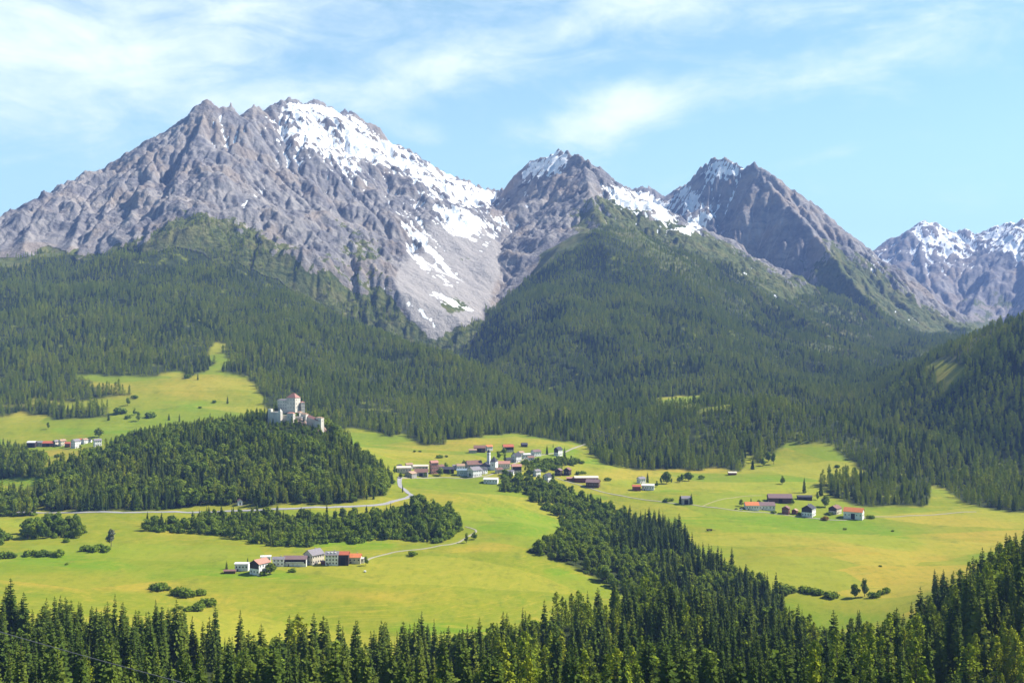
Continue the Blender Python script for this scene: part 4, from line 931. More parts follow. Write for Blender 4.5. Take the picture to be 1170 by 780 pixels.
    if 'dormer' in style:
        for q in (-.55, 0, .55):
            x_ = q*hl; vs, fs = box_vf(x_-.8, x_+.8, -hd*.75, -hd*.2, he+rise*.28, he+rise*.28+1.3); d = put('dormer', vs, fs, M['white'], ro)
    return e

HOUSES = [
 # lower hamlet
 (276, 652, 15, 9, 0, 'white', 'r_pale', 'small white house with a pale flat roof at the left end of the lower hamlet', .7, 8, 1, 'nochim'),
 (262, 655, 13, 4, 5, 'wood', 'r_brown', 'low brown shed left of the small white flat roofed house', .5, 14, 1, 'blind nochim nodoor'),
 (295, 657, 22, 17, 58, 'white', 'r_rose', 'chalet with a dark timber gable and brown roof in the lower hamlet', .8, 24, 2, 'gablewood'),
 (303, 643, 12, 8, 10, 'white', 'r_pale', 'white pale roofed house half hidden behind the chalet', .7, 12, 1, 'nochim'),
 (318, 646.5, 13, 10, 0, 'white', 'r_grey', 'white house with a grey roof between the chalet and the long barn', .6, 22, 2, ''),
 (337, 646.5, 26, 11, 0, 'white', 'r_purple', 'long barn with a reddish brown roof and dark timber front in the lower hamlet', .45, 22, 1, 'frontwood balcony nochim blind'),
 (357, 645, 23, 16, 52, 'cream', 'r_grey', 'large cream gabled house in the middle of the lower hamlet', .85, 28, 2, ''),
 (369, 644.5, 5, 4, 0, 'redwood', 'r_rose', 'tiny reddish lean-to right of the large cream gabled house', .7, 16, 1, 'blind nochim'),
 (379, 645.5, 14.5, 15, 0, 'white', 'r_grey', 'tall white three storey house with dormers in the lower hamlet', .7, 26, 3, 'dormer'),
 (392, 645.5, 12, 15, 0, 'darkwood', 'r_red', 'dark timber barn with a red brown roof in the lower hamlet', .8, 25, 1, 'barn nochim blind'),
 (405, 643.5, 14, 10.5, 0, 'cream', 'r_orange', 'cream house with an orange roof near the right end of the lower hamlet', .75, 26, 1, ''),
 (413.5, 643, 5, 6, 5, 'white', 'r_pale', 'small white annex at the right end of the lower hamlet', .8, 14, 1, 'nochim'),
 # left hamlet
 (35.5, 511, 9, 7, 0, 'darkwood', 'r_pale', 'dark barn with a pale sheet roof at the left end of the left hamlet', .8, 18, 1, 'barn nochim blind'),
 (44, 510, 8, 6, 0, 'stone', 'r_grey', 'low stone house with a grey roof second from the left in the left hamlet', .8, 20, 1, ''),
 (54.5, 510, 12, 6, 0, 'wood', 'r_red', 'long barn with a bright red roof in the left hamlet', .6, 24, 1, 'blind nochim barn'),
 (63, 509.5, 6.5, 6.5, 60, 'cream', 'r_grey', 'narrow cream house with a grey roof right of the red roofed barn', .8, 24, 2, ''),
 (70, 509.5, 8, 7.5, 50, 'cream', 'r_tan', 'cream house with a tan roof in the middle of the left hamlet', .8, 26, 2, ''),
 (77, 511, 6, 6, 0, 'redwood', 'r_red', 'red brown timber house left of the white gabled house in the left hamlet', .8, 26, 1, ''),
 (85, 512, 10, 10, 62, 'white', 'r_grey', 'white gabled house standing foremost in the left hamlet', .85, 24, 3, ''),
 (91, 506.5, 5, 5.5, 30, 'white', 'r_red', 'small white house with a red roof behind the white gabled house of the left hamlet', .8, 26, 1, ''),
 (96, 507, 6.5, 6, 55, 'white', 'r_tan', 'small white house with a tan roof on the right side of the left hamlet', .8, 24, 1, ''),
 (101.5, 505.5, 5, 4, 0, 'white', 'r_dark', 'small house with a dark roof near the right end of the left hamlet', .8, 24, 1, ''),
 (110, 510, 10, 8.5, 35, 'white', 'r_grey', 'white house with a broad grey roof at the right end of the left hamlet', .85, 22, 2, ''),
 # village, left part
 (461, 541, 17, 8, 8, 'cream', 'r_cream', 'cream low house beside the road at the left end of the village', .6, 14, 1, ''),
 (456, 537, 6, 6, 40, 'white', 'r_dark', 'small white house with a dark roof leftmost in the village', .8, 28, 1, ''),
 (469, 546, 13, 7, 62, 'stone', 'r_tan', 'low cottage with a tan roof at the front of the village beside the road', .9, 20, 1, ''),
 (481, 544, 15, 8, 0, 'stone', 'r_brown', 'brown roofed barn in front of the pink village house', .7, 26, 1, 'barn nochim blind'),
 (480, 537, 18, 6, 0, 'cream', 'r_cream', 'long pale building behind the brown roofed village barn', .5, 12, 1, 'nochim'),
 (495.5, 541.5, 10.5, 15, 25, 'pink', 'r_rose', 'tall pink village house with a reddish roof', .85, 26, 3, ''),
 (512, 540.5, 13, 7, 0, 'darkwood', 'r_dark', 'dark long timber barn right of the pink village house', .6, 24, 1, 'blind nochim nodoor'),
 (519, 536, 4.5, 5, 20, 'white', 'r_grey', 'tiny white house behind the dark long village barn', .8, 24, 1, ''),
 (528.5, 543.5, 13, 8, 0, 'bluegrey', 'r_blue', 'blue grey low house left of the white gabled village house', .6, 18, 1, ''),
 (542, 545, 17, 11, 42, 'white', 'r_grey', 'white gabled village house with a dark grey roof in front of the church', .8, 25, 2, ''),
 (541, 535.5, 20, 9, 18, 'stone', 'r_brown', 'large brown roofed house behind the white gabled village house', .7, 28, 1, ''),
 (576, 535, 13, 8, 0, 'cream', 'r_rose', 'rose roofed house directly right of the church', .7, 24, 1, ''),
 (590, 540.5, 12, 10, 10, 'cream', 'r_rose', 'rose roofed village house with a timber front right of the church row', .75, 24, 2, 'frontwood'),
 (561, 552.5, 17, 6.5, -8, 'white', 'r_pale', 'low pale house standing alone on the meadow edge below the church', .55, 16, 1, 'nochim'),
 (548, 516.5, 13, 7.5, 0, 'wood', 'r_brown', 'brown barn on the upper meadow above the church', .7, 24, 1, 'blind nochim barn'),
 (558.5, 515, 9, 6.5, 30, 'white', 'r_orange', 'white house with an orange roof joined to the brown barn above the church', .8, 24, 1, ''),
 (467, 535, 9, 6, 20, 'white', 'r_tan', 'small tan roofed white house behind the low cream house at the left of the village', .8, 24, 1, ''),
 (503.5, 538, 8, 7, 35, 'cream', 'r_brown', 'cream house with a brown roof just right of the pink village house', .8, 26, 1, ''),
 (526, 537, 10, 7, 12, 'white', 'r_tan', 'white house with a tan roof behind the blue grey low house', .75, 26, 1, ''),
 (553, 541.5, 8, 7, 40, 'white', 'r_dark', 'narrow white house with a dark roof tucked against the left of the church', .8, 28, 1, ''),
 (570, 541, 9, 6.5, 25, 'cream', 'r_brown', 'small cream house with a brown roof just below the church choir', .8, 26, 1, ''),
 (583, 543, 9, 6, -10, 'white', 'r_grey', 'small white house with a grey roof below the timber fronted rose roofed house', .8, 24, 1, ''),
 (540, 517.5, 9, 4.5, 5, 'stone', 'r_tan', 'low stone shed left of the brown barn above the church', .6, 18, 1, 'blind nochim nodoor'),
 # village, upper right part
 (606, 527, 9, 6, 28, 'white', 'r_brown', 'white house with a brown roof below the upper village road', .8, 26, 1, ''),
 (595, 521.5, 8, 6, 40, 'white', 'r_tan', 'white house with a tan roof above the upper village road', .8, 26, 1, ''),
 (580.5, 516.5, 13, 8.5, 12, 'cream', 'r_red', 'red roofed house standing higher up right of the church tower', .75, 24, 2, 'frontwood'),
 (599, 510.5, 7.5, 4.5, 15, 'darkwood', 'r_dark', 'small dark hay hut on the meadow above the village', .8, 28, 1, 'blind nochim nodoor'),
 (590, 528, 12, 10, 48, 'white', 'r_dark', 'white gabled house with a dark roof at the foot of the upper village road', .85, 30, 2, ''),
 (581, 528.5, 7, 5.5, 20, 'stone', 'r_dark', 'small stone house with a dark roof left of the gabled house by the upper road', .8, 26, 1, ''),
 (601.5, 524, 10, 6, 25, 'white', 'r_pale', 'pale roofed long house beside the upper village road', .6, 18, 1, 'nochim'),
 (612.5, 521.5, 12, 7.5, 32, 'white', 'r_purple', 'white house with a purple brown roof at the end of the upper road row', .75, 24, 1, ''),
 (638, 521, 10, 10, 48, 'white', 'r_dark', 'dark roofed white house alone beside the tall slim conifer', .8, 32, 2, 'gablewood'),
 # village, lower right part
 (613.5, 544.5, 9, 8, 40, 'white', 'r_grey', 'white house with a grey roof among the trees of the ravine', .8, 24, 2, ''),
 (626, 550.5, 11, 9.5, 52, 'white', 'r_dark', 'white gabled house with a steep dark roof at the top of the ravine', .8, 34, 2, ''),
 (638.5, 543.5, 9.5, 8, 70, 'darkwood', 'r_purple', 'left one of the two dark timber chalets above the ravine', .9, 24, 1, 'nochim'),
 (648.5, 543, 9.5, 8.5, 70, 'darkwood', 'r_brown', 'right one of the two dark timber chalets above the ravine', .9, 26, 1, 'nochim'),
 (652, 549.5, 9, 4.5, 0, 'redwood', 'r_rose', 'low red shed at the left end of the long pale roofed barn', .6, 18, 1, 'blind nochim nodoor'),
 (670, 551, 27, 7, 2, 'redwood', 'r_cream', 'long red brown barn with a pale cream roof', .35, 16, 1, 'blind nochim nodoor'),
 (678, 557, 17, 9, -14, 'wood', 'r_purple', 'brown farmhouse with a purple roof in front of the long pale roofed barn', .7, 24, 1, ''),
 (733, 552, 10, 7, 30, 'white', 'r_grey', 'small white house with a grey roof beside the slim conifer on the right meadow', .8, 26, 1, ''),
 (741, 560, 15, 7, -10, 'white', 'r_pale', 'long white house with a pale roof below the slim conifer on the right meadow', .6, 16, 1, 'nochim'),
 (727.5, 560.5, 9, 6.5, 0, 'redwood', 'r_red', 'small red timber shed left of the long white house on the right meadow', .7, 22, 1, 'blind nochim nodoor'),
 (784, 576, 10, 9, 0, 'stone', 'r_grey', 'grey shed between two conifers on the right meadow', .8, 24, 1, 'blind nochim barn'),
 (837, 542.5, 9, 3.6, 0, 'redwood', 'r_cream', 'small field hut with a pale roof high on the right meadow', .6, 16, 1, 'blind nochim nodoor'),
 # right farm
 (859.5, 582.5, 15, 8.5, 0, 'white', 'r_orange', 'white farmhouse with an orange roof at the left end of the right farm', .75, 24, 1, ''),
 (876, 582.5, 19, 8.5, 0, 'white', 'r_purple', 'white farmhouse with a purple brown roof joined to the orange roofed one', .6, 24, 1, ''),
 (892, 574.5, 27, 9.5, -3, 'wood', 'r_purple', 'long brown barn with a purple brown roof at the back of the right farm', .5, 24, 1, 'blind nochim barn'),
 (920, 571, 16, 5, -2, 'darkwood', 'r_dark', 'low dark open barn uphill behind the right farm', .5, 16, 1, 'blind nochim barn'),
 (899, 587.5, 10.5, 9, 66, 'redwood', 'r_brown', 'dark red timber chalet in front of the long brown barn', .9, 24, 1, 'nochim'),
 (909, 587.5, 8, 6, 60, 'redwood', 'r_tan', 'small red timber hut between the red chalet and the white chalet', .9, 24, 1, 'blind nochim'),
 (926, 590.5, 18, 13, 58, 'white', 'r_dark', 'white gabled chalet with a dark roof foremost in the right farm', .85, 25, 2, 'gablewood'),
 (956, 587.5, 16, 9.5, 48, 'cream', 'r_brown', 'brown roofed cream house left of the orange roofed barn', .8, 24, 2, 'gablewood'),
 (978, 593.5, 24, 12.5, -28, 'white', 'r_orange', 'large white barn with a long orange roof at the right end of the farm', .55, 28, 1, 'barn nochim'),
]
for h_ in HOUSES:
    px, py, wp, hp, yw, wl, rf, lb = h_[:8]; dp, pt, rw, st = h_[8:12]
    kind_ = 'barn' if 'barn' in lb.split(' with')[0].split() or ' barn ' in lb[:34] else ('shed' if (' shed' in lb[:26] or ' hut' in lb[:24] or 'lean-to' in lb[:26]) else 'house')
    house(px, py, wp, hp, yw, wl, rf, lb, dp, pt, rw, st, {'barn': 'barn', 'shed': 'shed', 'house': 'house'}[kind_], kind_)

# ------------------------------------------------------------------ church, chapel, castle
def pt3(px, py, Y): return Vector(((px-585)/FOC*Y, Y, (390-py)/FOC*Y))
def corner_block(pl, pc, pr, ytop, ybot, Y0, dl, name, mat, parent, top2=None):
    """an upright block from its three visible corners (left, nearest, right) in px; dl is how far back the left corner lies"""
    c = Vector(((pc-585)/FOC*Y0, Y0)); Yl = Y0+dl; l = Vector(((pl-585)/FOC*Yl, Yl))
    a = l-c; b = Vector((-a.y, a.x)); b = -b if b.x < 0 else b
    # length along b so that the right corner lands on pr
    t = ((pr-585)/FOC*Y0-c.x)/max(1e-6, (b.x-(pr-585)/FOC*b.y)); r = c+b*t; q = l+r-c
    o = parent.location; zt = (390-ytop)/FOC*Y0; zb = (390-ybot)/FOC*Y0
    pts = [c, r, q, l]
    vs = [(p.x-o.x, p.y-o.y, zb-o.z) for p in pts]+[(p.x-o.x, p.y-o.y, zt-o.z) for p in pts]
    ob = put(name, vs, [(0, 1, 5, 4), (1, 2, 6, 5), (2, 3, 7, 6), (3, 0, 4, 7), (4, 5, 6, 7)], mat, parent)
    return ob, [Vector((p.x-o.x, p.y-o.y)) for p in pts], zt-o.z, zb-o.z
def hip_roof(pts, z, rise, mat, parent, name='roof', over=.6, ridge=0.0):
    c = sum(pts, Vector((0, 0)))/4; P4 = [p+(p-c).normalized()*over for p in pts]
    # a short ridge along the longer side
    d = (P4[1]-P4[0]); e = (P4[3]-P4[0]); ax = d if d.length > e.length else e
    r1, r2 = c-ax*ridge, c+ax*ridge
    vs = [(p.x, p.y, z-.15) for p in P4]+[(p.x, p.y, z+.1) for p in P4]+[(r1.x, r1.y, z+rise), (r2.x, r2.y, z+rise)]
    if d.length > e.length: top = [(4, 5, 9, 8), (5, 6, 9), (6, 7, 8, 9), (7, 4, 8)]
    else: top = [(4, 5, 8), (5, 6, 9, 8), (6, 7, 9), (7, 4, 8, 9)]
    return put(name, vs, top+[(0, 3, 2, 1), (0, 1, 5, 4), (1, 2, 6, 5), (2, 3, 7, 6), (3, 0, 4, 7)], mat, parent)
def block_windows(parent, pts, zt, zb, rows, cl, cr, w_=.9, h_=1.3, z0=.0, z1=1.0):
    for (a, b, nc) in ((pts[3], pts[0], cl), (pts[0], pts[1], cr)):
        if nc == 0: continue
        u = (b-a).normalized(); n = Vector((u.y, -u.x))
        for r in range(rows):
            for q in range(nc):
                t = (q+.5)/nc; p = a+(b-a)*t; window(parent, (p.x, p.y, zb+(zt-zb)*(z0+(z1-z0)*(r+.5)/rows)), u, n, w_, h_)
p = hit(562, 537); Yc = p.y
ch = empty('church', p, 0, 'white village church with a slender bell tower and dark pointed choir roof', 'church')
KEEPOUT += [(p.x, p.y+8, 19), (p.x+4, p.y-9, 9), (p.x-6, p.y-8, 7)]
ob, pts, zt, zb = corner_block(559.8, 566, 569, 527.5, 540, Yc, 2.2, 'choir', M['white'], ch); block_windows(ob, pts, zt, zb, 1, 1, 1, .8, 2.2, .5, .9)
hip_roof(pts, zt, 7.8, M['r_dark'], ch, 'choir_roof', .5, .0)
ob, pts, zt, zb = corner_block(547, 559.6, 563, 533, 541, Yc+7, 3.5, 'nave', M['white'], ch); block_windows(ob, pts, zt, zb, 1, 3, 0, .8, 1.8, .4, .95)
hip_roof(pts, zt, 6.0, M['r_dark'], ch, 'nave_roof', .6, .3)
ob, pts, zt, zb = corner_block(556.3, 559.2, 560.6, 516.6, 541, Yc+19, 1.6, 'bell_tower', M['white'], ch); block_windows(ob, pts, zt, zb, 1, 1, 1, 1.1, 2.2, .82, .98)
hip_roof(pts, zt, 4.2, M['r_dark'], ch, 'tower_roof', .35, 0)

p = hit(274, 576.5)
cp_ = empty('chapel', p, R(25), 'tiny wayside chapel with a pink roof above the road on the left', 'chapel'); KEEPOUT += [(p.x, p.y, 9), (p.x-1, p.y-20, 9), (p.x-3, p.y-34, 8), (p.x+2, p.y-46, 7), (p.x-3, p.y-8, 7), (p.x+8, p.y-5, 7), (p.x+16, p.y-4, 6), (p.x-12, p.y-6, 7)]
vs = [(-2.5, -2.5, -2), (2.5, -2.5, -2), (2.5, 2.5, -2), (-2.5, 2.5, -2), (-2.5, -2.5, 5), (2.5, -2.5, 5), (2.5, 2.5, 5), (-2.5, 2.5, 5), (0, -2.5, 7), (0, 2.5, 7)]
put('wall', vs, [(0, 1, 5, 8, 4), (1, 2, 6, 5), (2, 3, 7, 9, 6), (3, 0, 4, 7)], M['white'], cp_)
vs = [(-3, -3.1, 4.65), (0, -3.1, 7.1), (3, -3.1, 4.65), (-3, 3.1, 4.65), (0, 3.1, 7.1), (3, 3.1, 4.65), (-3, -3.1, 4.9), (0, -3.1, 7.4), (3, -3.1, 4.9), (-3, 3.1, 4.9), (0, 3.1, 7.4), (3, 3.1, 4.9)]
put('roof', vs, [(6, 7, 10, 9), (7, 8, 11, 10), (0, 3, 4, 1), (1, 4, 5, 2), (0, 1, 7, 6), (1, 2, 8, 7), (3, 9, 10, 4), (4, 10, 11, 5), (0, 6, 9, 3), (2, 5, 11, 8)], M['r_rose'], cp_)
vs, fs = oriented((0, -2.5, 1.6), (1, 0), (0, -1), 1.4, 3.2, -.05, .08); put('doorway', vs, fs, DARK, cp_)

oc = pt3(338, 480, 1600); oc.z = float(terrain_z(np.array([oc.x]), np.array([oc.y]))[0])
ca_ = empty('castle', oc, 0, 'pale hilltop castle with a red roofed keep and stepped curtain walls', 'castle')
def cblock(*a, mat='castle', **k): return corner_block(*a, M[mat], ca_)
K = 'castle'
ob, pts, zt, zb = corner_block(327.6, 337.2, 343.2, 454.4, 474, 1622, 7, 'keep', M[K], ca_); block_windows(ob, pts, zt, zb, 3, 3, 2, 1.0, 1.4, .32, 1.0)
hip_roof(pts, zt, 6.6, M['r_old'], ca_, 'keep_roof', .7, .10)
ob, pts, zt, zb = corner_block(317.2, 327.8, 331, 457.0, 474, 1630, 6, 'palace', M[K], ca_); block_windows(ob, pts, zt, zb, 3, 4, 0, .9, 1.2, .35, .97)
hip_roof(pts, zt, 1.6, M['r_grey'], ca_, 'palace_roof', .4, .3)
ob, pts, zt, zb = corner_block(342.4, 344.2, 348.4, 459.6, 476, 1628, 8, 'annex', M[K], ca_); block_windows(ob, pts, zt, zb, 3, 0, 2, .8, 1.1, .4, .97)
hip_roof(pts, zt, 1.5, M['r_rose'], ca_, 'annex_roof', .4, .2)
ob, pts, zt, zb = corner_block(306, 309.5, 312, 467.0, 486, 1606, 3, 'corner_tower', M[K], ca_)
ob, pts, zt, zb = corner_block(308.5, 319, 321.5, 470.4, 486, 1602, 5, 'curtain_wall', M[K], ca_); block_windows(ob, pts, zt, zb, 1, 4, 0, .5, .8, .75, .95)
ob, pts, zt, zb = corner_block(317.8, 320.4, 322.8, 470.2, 487, 1598, 2.2, 'turret', M[K], ca_); hip_roof(pts, zt, 4.0, M['castle'], ca_, 'turret_roof', .15, 0)
ob, pts, zt, zb = corner_block(322, 328.5, 329.8, 474.2, 487, 1602, 4, 'curtain_wall', M[K], ca_)
ob, pts, zt, zb = corner_block(327.8, 334.8, 337.4, 472.2, 489, 1594, 4, 'gatehouse', M[K], ca_); block_windows(ob, pts, zt, zb, 1, 2, 1, .9, 1.2, .62, .92); hip_roof(pts, zt, 1.8, M['r_rose'], ca_, 'gatehouse_roof', .4, .2)
ob, pts, zt, zb = corner_block(336.8, 345, 347, 476.0, 489, 1599, 4, 'curtain_wall', M[K], ca_)
ob, pts, zt, zb = corner_block(343.6, 349.4, 352.6, 473.0, 489, 1601, 5, 'guard_house', M[K], ca_); block_windows(ob, pts, zt, zb, 1, 2, 1, .9, 1.2, .65, .93); hip_roof(pts, zt, 1.6, M['r_tan'], ca_, 'guard_house_roof', .4, .2)
ob, pts, zt, zb = corner_block(338.6, 342, 346.5, 471.5, 480, 1612, 5, 'inner_house', M[K], ca_); hip_roof(pts, zt, 2.4, M['r_tan'], ca_, 'inner_house_roof', .3, .2)
# covered stair running down to the end tower
a, b = pt3(351.5, 474.5, 1604), pt3(364, 479.5, 1598); d = Vector((b.x-a.x, b.y-a.y)).normalized(); n_ = Vector((-d.y, d.x))*4.0; vs = []
for q, zb_ in ((a, a.z-14), (b, b.z-12)):
    for s_ in (0, 1):
        pp = Vector((q.x, q.y))+n_*s_; vs += [(pp.x-oc.x, pp.y-oc.y, zb_-oc.z), (pp.x-oc.x, pp.y-oc.y, q.z-1.6-oc.z)]
put('stair_wall', vs, [(0, 4, 5, 1), (4, 6, 7, 5), (6, 2, 3, 7), (2, 0, 1, 3), (1, 5, 7, 3)], M[K], ca_)
vs = []
for q in (a, b):
    m0 = Vector((q.x, q.y)); 
    for off, dz in ((-.22, -1.9), (.5, 1.4), (1.22, -1.9)): pp = m0+n_*off; vs.append((pp.x-oc.x, pp.y-oc.y, q.z+dz-oc.z))
put('stair_roof', vs, [(0, 3, 4, 1), (1, 4, 5, 2), (0, 1, 2), (3, 5, 4), (0, 2, 5, 3)], M['r_old'], ca_)
ob, pts, zt, zb = corner_block(360.2, 366.8, 370.2, 477.4, 496, 1596, 5, 'end_tower', M[K], ca_); block_windows(ob, pts, zt, zb, 1, 2, 1, .8, 1.1, .68, .92); hip_roof(pts, zt, 1.4, M['r_tan'], ca_, 'end_tower_roof', .3, .2)
KEEPOUT += [(oc.x, oc.y+20, 24), (oc.x-24, oc.y+10, 18), (oc.x+24, oc.y+6, 16)]
for ppx in (308, 314, 320, 326, 332, 338, 344, 350, 356, 362, 368): q = pt3(ppx, 486, 1590); KEEPOUT.append((q.x, q.y+8, 6)); KEEPOUT.append((q.x, q.y+14, 8))
# rocks of the knoll under the castle
def boulder(loc, sx, sy, sz, label, seed):
    bm = bmesh.new(); bmesh.ops.create_icosphere(bm, subdivisions=3, radius=1.0); r = np.random.RandomState(seed)
    co = np.array([v.co for v in bm.verts]); d = 1+.22*perlin(co[:, 0]*1.6+seed, co[:, 1]*1.6+co[:, 2]*2.1)+.10*perlin(co[:, 0]*4+seed, co[:, 2]*4-co[:, 1]*3)
    for v, k in zip(bm.verts, d): v.co = Vector((v.co.x*sx*k, v.co.y*sy*k, v.co.z*sz*k))
    me = bpy.data.meshes.new('boulder'); bm.to_mesh(me); bm.free(); me.materials.append(M['rock']); o = bpy.data.objects.new('rock_outcrop', me); COL.objects.link(o); o.location = loc; o['label'] = label; o['category'] = 'rock'
q = hit(369, 492); boulder((q.x, q.y+3, q.z-1), 4.5, 6, 7.0, 'rusty rock outcrop under the right end tower of the castle', 3)
q = hit(342, 486); boulder((q.x, q.y+6, q.z+2), 9, 6, 6.5, 'brown rock outcrop under the middle of the castle walls', 5)
q = hit(363, 494); boulder((q.x, q.y+2, q.z), 4, 4, 4.5, 'small rock outcrop left of the rusty one under the castle', 8)
p = pt3(333, 470, 1612); castle_bush = []
for k, (ppx, ppy, Yb, hb) in enumerate([(324, 472.5, 1613, 6), (329, 473, 1611, 6), (333, 473, 1611, 7), (346, 475.5, 1615, 6), (341, 474, 1616, 5), (350, 476.5, 1612, 5)]):
    q = pt3(ppx, ppy, Yb); q.z = float(terrain_z(np.array([q.x]), np.array([q.y]))[0])
    LONE_BUSH = plant('shrub', k % 3, (q.x, q.y, q.z-.5), hb*PXM(q), 'dark bush growing inside the castle between the curtain wall and the keep', 'bushes inside the castle')

# ------------------------------------------------------------------ roads
def road_mat(name, c):
    m, g = new_mat(name); pos = g.node('ShaderNodeNewGeometry').outputs['Position']; n = g.noise(pos, .35, 5, .65)
    finish(g, g.mix(n, tuple(v*.75 for v in c), tuple(v*1.2 for v in c)), .9); return m
ASPH = road_mat('pale_asphalt', (.30, .29, .30)); GRAV = road_mat('gravel', (.30, .275, .20)); DIRT = road_mat('farm_track_earth', (.27, .25, .09))
def road(name, pts, width, mat, lift=.35, keep=True):
    w3 = [hit(px, py) for px, py in pts]; P2 = []
    for a, b in zip(w3[:-1], w3[1:]):
        n_ = max(1, int((b-a).length/4)); P2 += [a.lerp(b, t/n_) for t in range(n_)]
    P2.append(w3[-1]); xy = np.array([(p.x, p.y) for p in P2])
    for _ in range(6): xy[1:-1] = (xy[:-2]+2*xy[1:-1]+xy[2:])/4
    tg = np.gradient(xy, axis=0); tg /= np.linalg.norm(tg, axis=1)[:, None]+1e-9; nr = np.stack([-tg[:, 1], tg[:, 0]], -1)
    zc = terrain_z(xy[:, 0], xy[:, 1])
    for _ in range(4): zc[1:-1] = (zc[:-2]+2*zc[1:-1]+zc[2:])/4
    vs = []; cols = (-1, -.5, 0, .5, 1); fs = []
    for i in range(len(xy)):
        for c in cols:
            q = xy[i]+nr[i]*c*width/2; z = max(float(terrain_z(q[:1], q[1:])[0]), zc[i]-.2); vs.append((q[0], q[1], z+lift))
        q = xy[i]-nr[i]*(width/2+1.0); vs.append((q[0], q[1], float(terrain_z(q[:1], q[1:])[0])-1.5))
        q = xy[i]+nr[i]*(width/2+1.0); vs.append((q[0], q[1], float(terrain_z(q[:1], q[1:])[0])-1.5))
        if keep: KEEPOUT.append((xy[i][0], xy[i][1], width/2+2.0))
    for i in range(len(xy)-1):
        a, b = i*7, i*7+7
        for c in range(4): fs.append((a+c, a+c+1, b+c+1, b+c))
        fs += [(a+5, a, b, b+5), (a+4, a+6, b+6, b+4)]
    o = put(name, vs, fs, mat); o['kind'] = 'structure'; return xy
xy = road('road', [(-120, 588), (-60, 587), (0, 586), (37, 585), (85, 585.5), (141, 585.5), (197, 584.5), (262, 583.5), (309, 582), (334, 581), (368, 579.5), (395, 578.7), (427, 577.4), (443, 575), (462, 569.5), (471, 566), (465, 562), (458, 556.5), (456, 550), (457, 545)], 5.6, ASPH)
for i in range(0, len(xy), 1):
    if xy[i][0] > -420 and xy[i][0] < 0: KEEPOUT.append((xy[i][0], xy[i][1]-7, 7.5))
road('village_road', [(457, 546), (468, 545.5), (480, 546), (500, 545), (530, 546.5), (556, 544), (575, 537), (585, 530.5), (594, 526.8), (606, 522.8), (618, 519.6), (628, 518.2), (640, 517), (655, 512), (668, 507.5)], 3.6, GRAV)
road('lane', [(635, 545.5), (644, 549), (656, 552), (669, 556), (680, 559.5), (690, 562.5), (700, 564.5), (731, 570), (764, 574.3), (803, 578.6), (841, 583.2), (874, 585), (905, 589.5), (935, 592.5), (965, 594.2), (994, 590.5), (1039, 588.8), (1081, 586.8), (1115, 584.5)], 2.7, GRAV)
road('track', [(802, 578.5), (812, 574), (826, 570), (845, 567), (870, 566)], 1.8, DIRT)
road('track', [(417, 642), (423, 637), (446, 631), (466, 628.6), (492, 625.5), (520, 621), (536, 612), (546, 606), (532, 601.5)], 2.2, GRAV)

# grey retaining wall of the road below the chapel
w3 = [hit(px, py) for px, py in ((252, 581.5), (264, 580.5), (276, 579.5), (290, 580.2), (306, 581.0))]
vs, fs = [], []
for k, q in enumerate(w3):
    t = [.4, 1.2, 1.6, 1.0, .3][k]
    vs += [(q.x, q.y+5.0, q.z-1.0), (q.x, q.y+7.5, q.z+t), (q.x, q.y+8.2, q.z+t), (q.x, q.y+8.2, q.z-1.0)]
for k in range(len(w3)-1):
    a, b = k*4, k*4+4; fs += [(a, b, b+1, a+1), (a+1, b+1, b+2, a+2), (a+2, b+2, b+3, a+3)]
fs += [(0, 1, 2, 3), (len(vs)-4, len(vs)-1, len(vs)-2, len(vs)-3)]
o = put('retaining_wall', vs, fs, M['stone']); o['label'] = 'grey sloping retaining wall beside the road below the tiny chapel'; o['category'] = 'wall'
KEEPOUT += [(q.x, q.y, 9) for q in w3]

# ------------------------------------------------------------------ cars, trailer, bale, overhead line
def paint(name, c, rough=.3):
    m, g = new_mat(name); finish(g, c, rough, None, .5); return m
TYRE = paint('tyre_rubber', (.02, .02, .02), .9); STEEL = paint('painted_steel', (.10, .08, .07), .6)
def car(px, py, rz, col, label):
    p = hit(px, py); e = empty('parked_car', (p.x, p.y, p.z+.45), R(rz), label, 'car')
    prof = [(-2.1, .35), (-2.1, .85), (-1.2, 1.0), (1.95, .95), (2.15, .8), (2.15, .35)]
    vs = [(x_, -.85, z_) for x_, z_ in prof]+[(x_, .85, z_) for x_, z_ in prof]; n = len(prof)
    put('body', vs, [tuple(range(n)), tuple(range(2*n-1, n-1, -1))]+[(k, (k+1) % n, n+(k+1) % n, n+k) for k in range(n)], col, e)
    vs = [(-1.3, -.8, 1.0), (1.7, -.8, .97), (1.3, -.65, 1.5), (-.5, -.65, 1.52), (-1.3, .8, 1.0), (1.7, .8, .97), (1.3, .65, 1.5), (-.5, .65, 1.52)]
    put('window', vs, [(0, 1, 2, 3), (7, 6, 5, 4), (1, 5, 6, 2), (0, 3, 7, 4)], GLASS, e)
    vs, fs = box_vf(-.5, 1.3, -.66, .66, 1.5, 1.56); put('roof', vs, fs, col, e)
    for sx in (-1.3, 1.3):
        for sy in (-.8, .8):
            vs = []; m_ = 12
            for yy in (sy-.12, sy+.12): vs += [(sx+.34*math.cos(6.2832*k/m_), yy, .34+.34*math.sin(6.2832*k/m_)) for k in range(m_)]
            put('wheel', vs, [tuple(range(m_)), tuple(range(2*m_-1, m_-1, -1))]+[(k, (k+1) % m_, m_+(k+1) % m_, m_+k) for k in range(m_)], TYRE, e)
    return e
car(469.5, 567.5, 35, paint('silver_paint', (.55, .60, .65)), 'pale silver car on the bend of the road below the village')
car(841, 582.0, 5, paint('black_paint', (.015, .015, .018)), 'black car parked left of the orange roofed farmhouse')
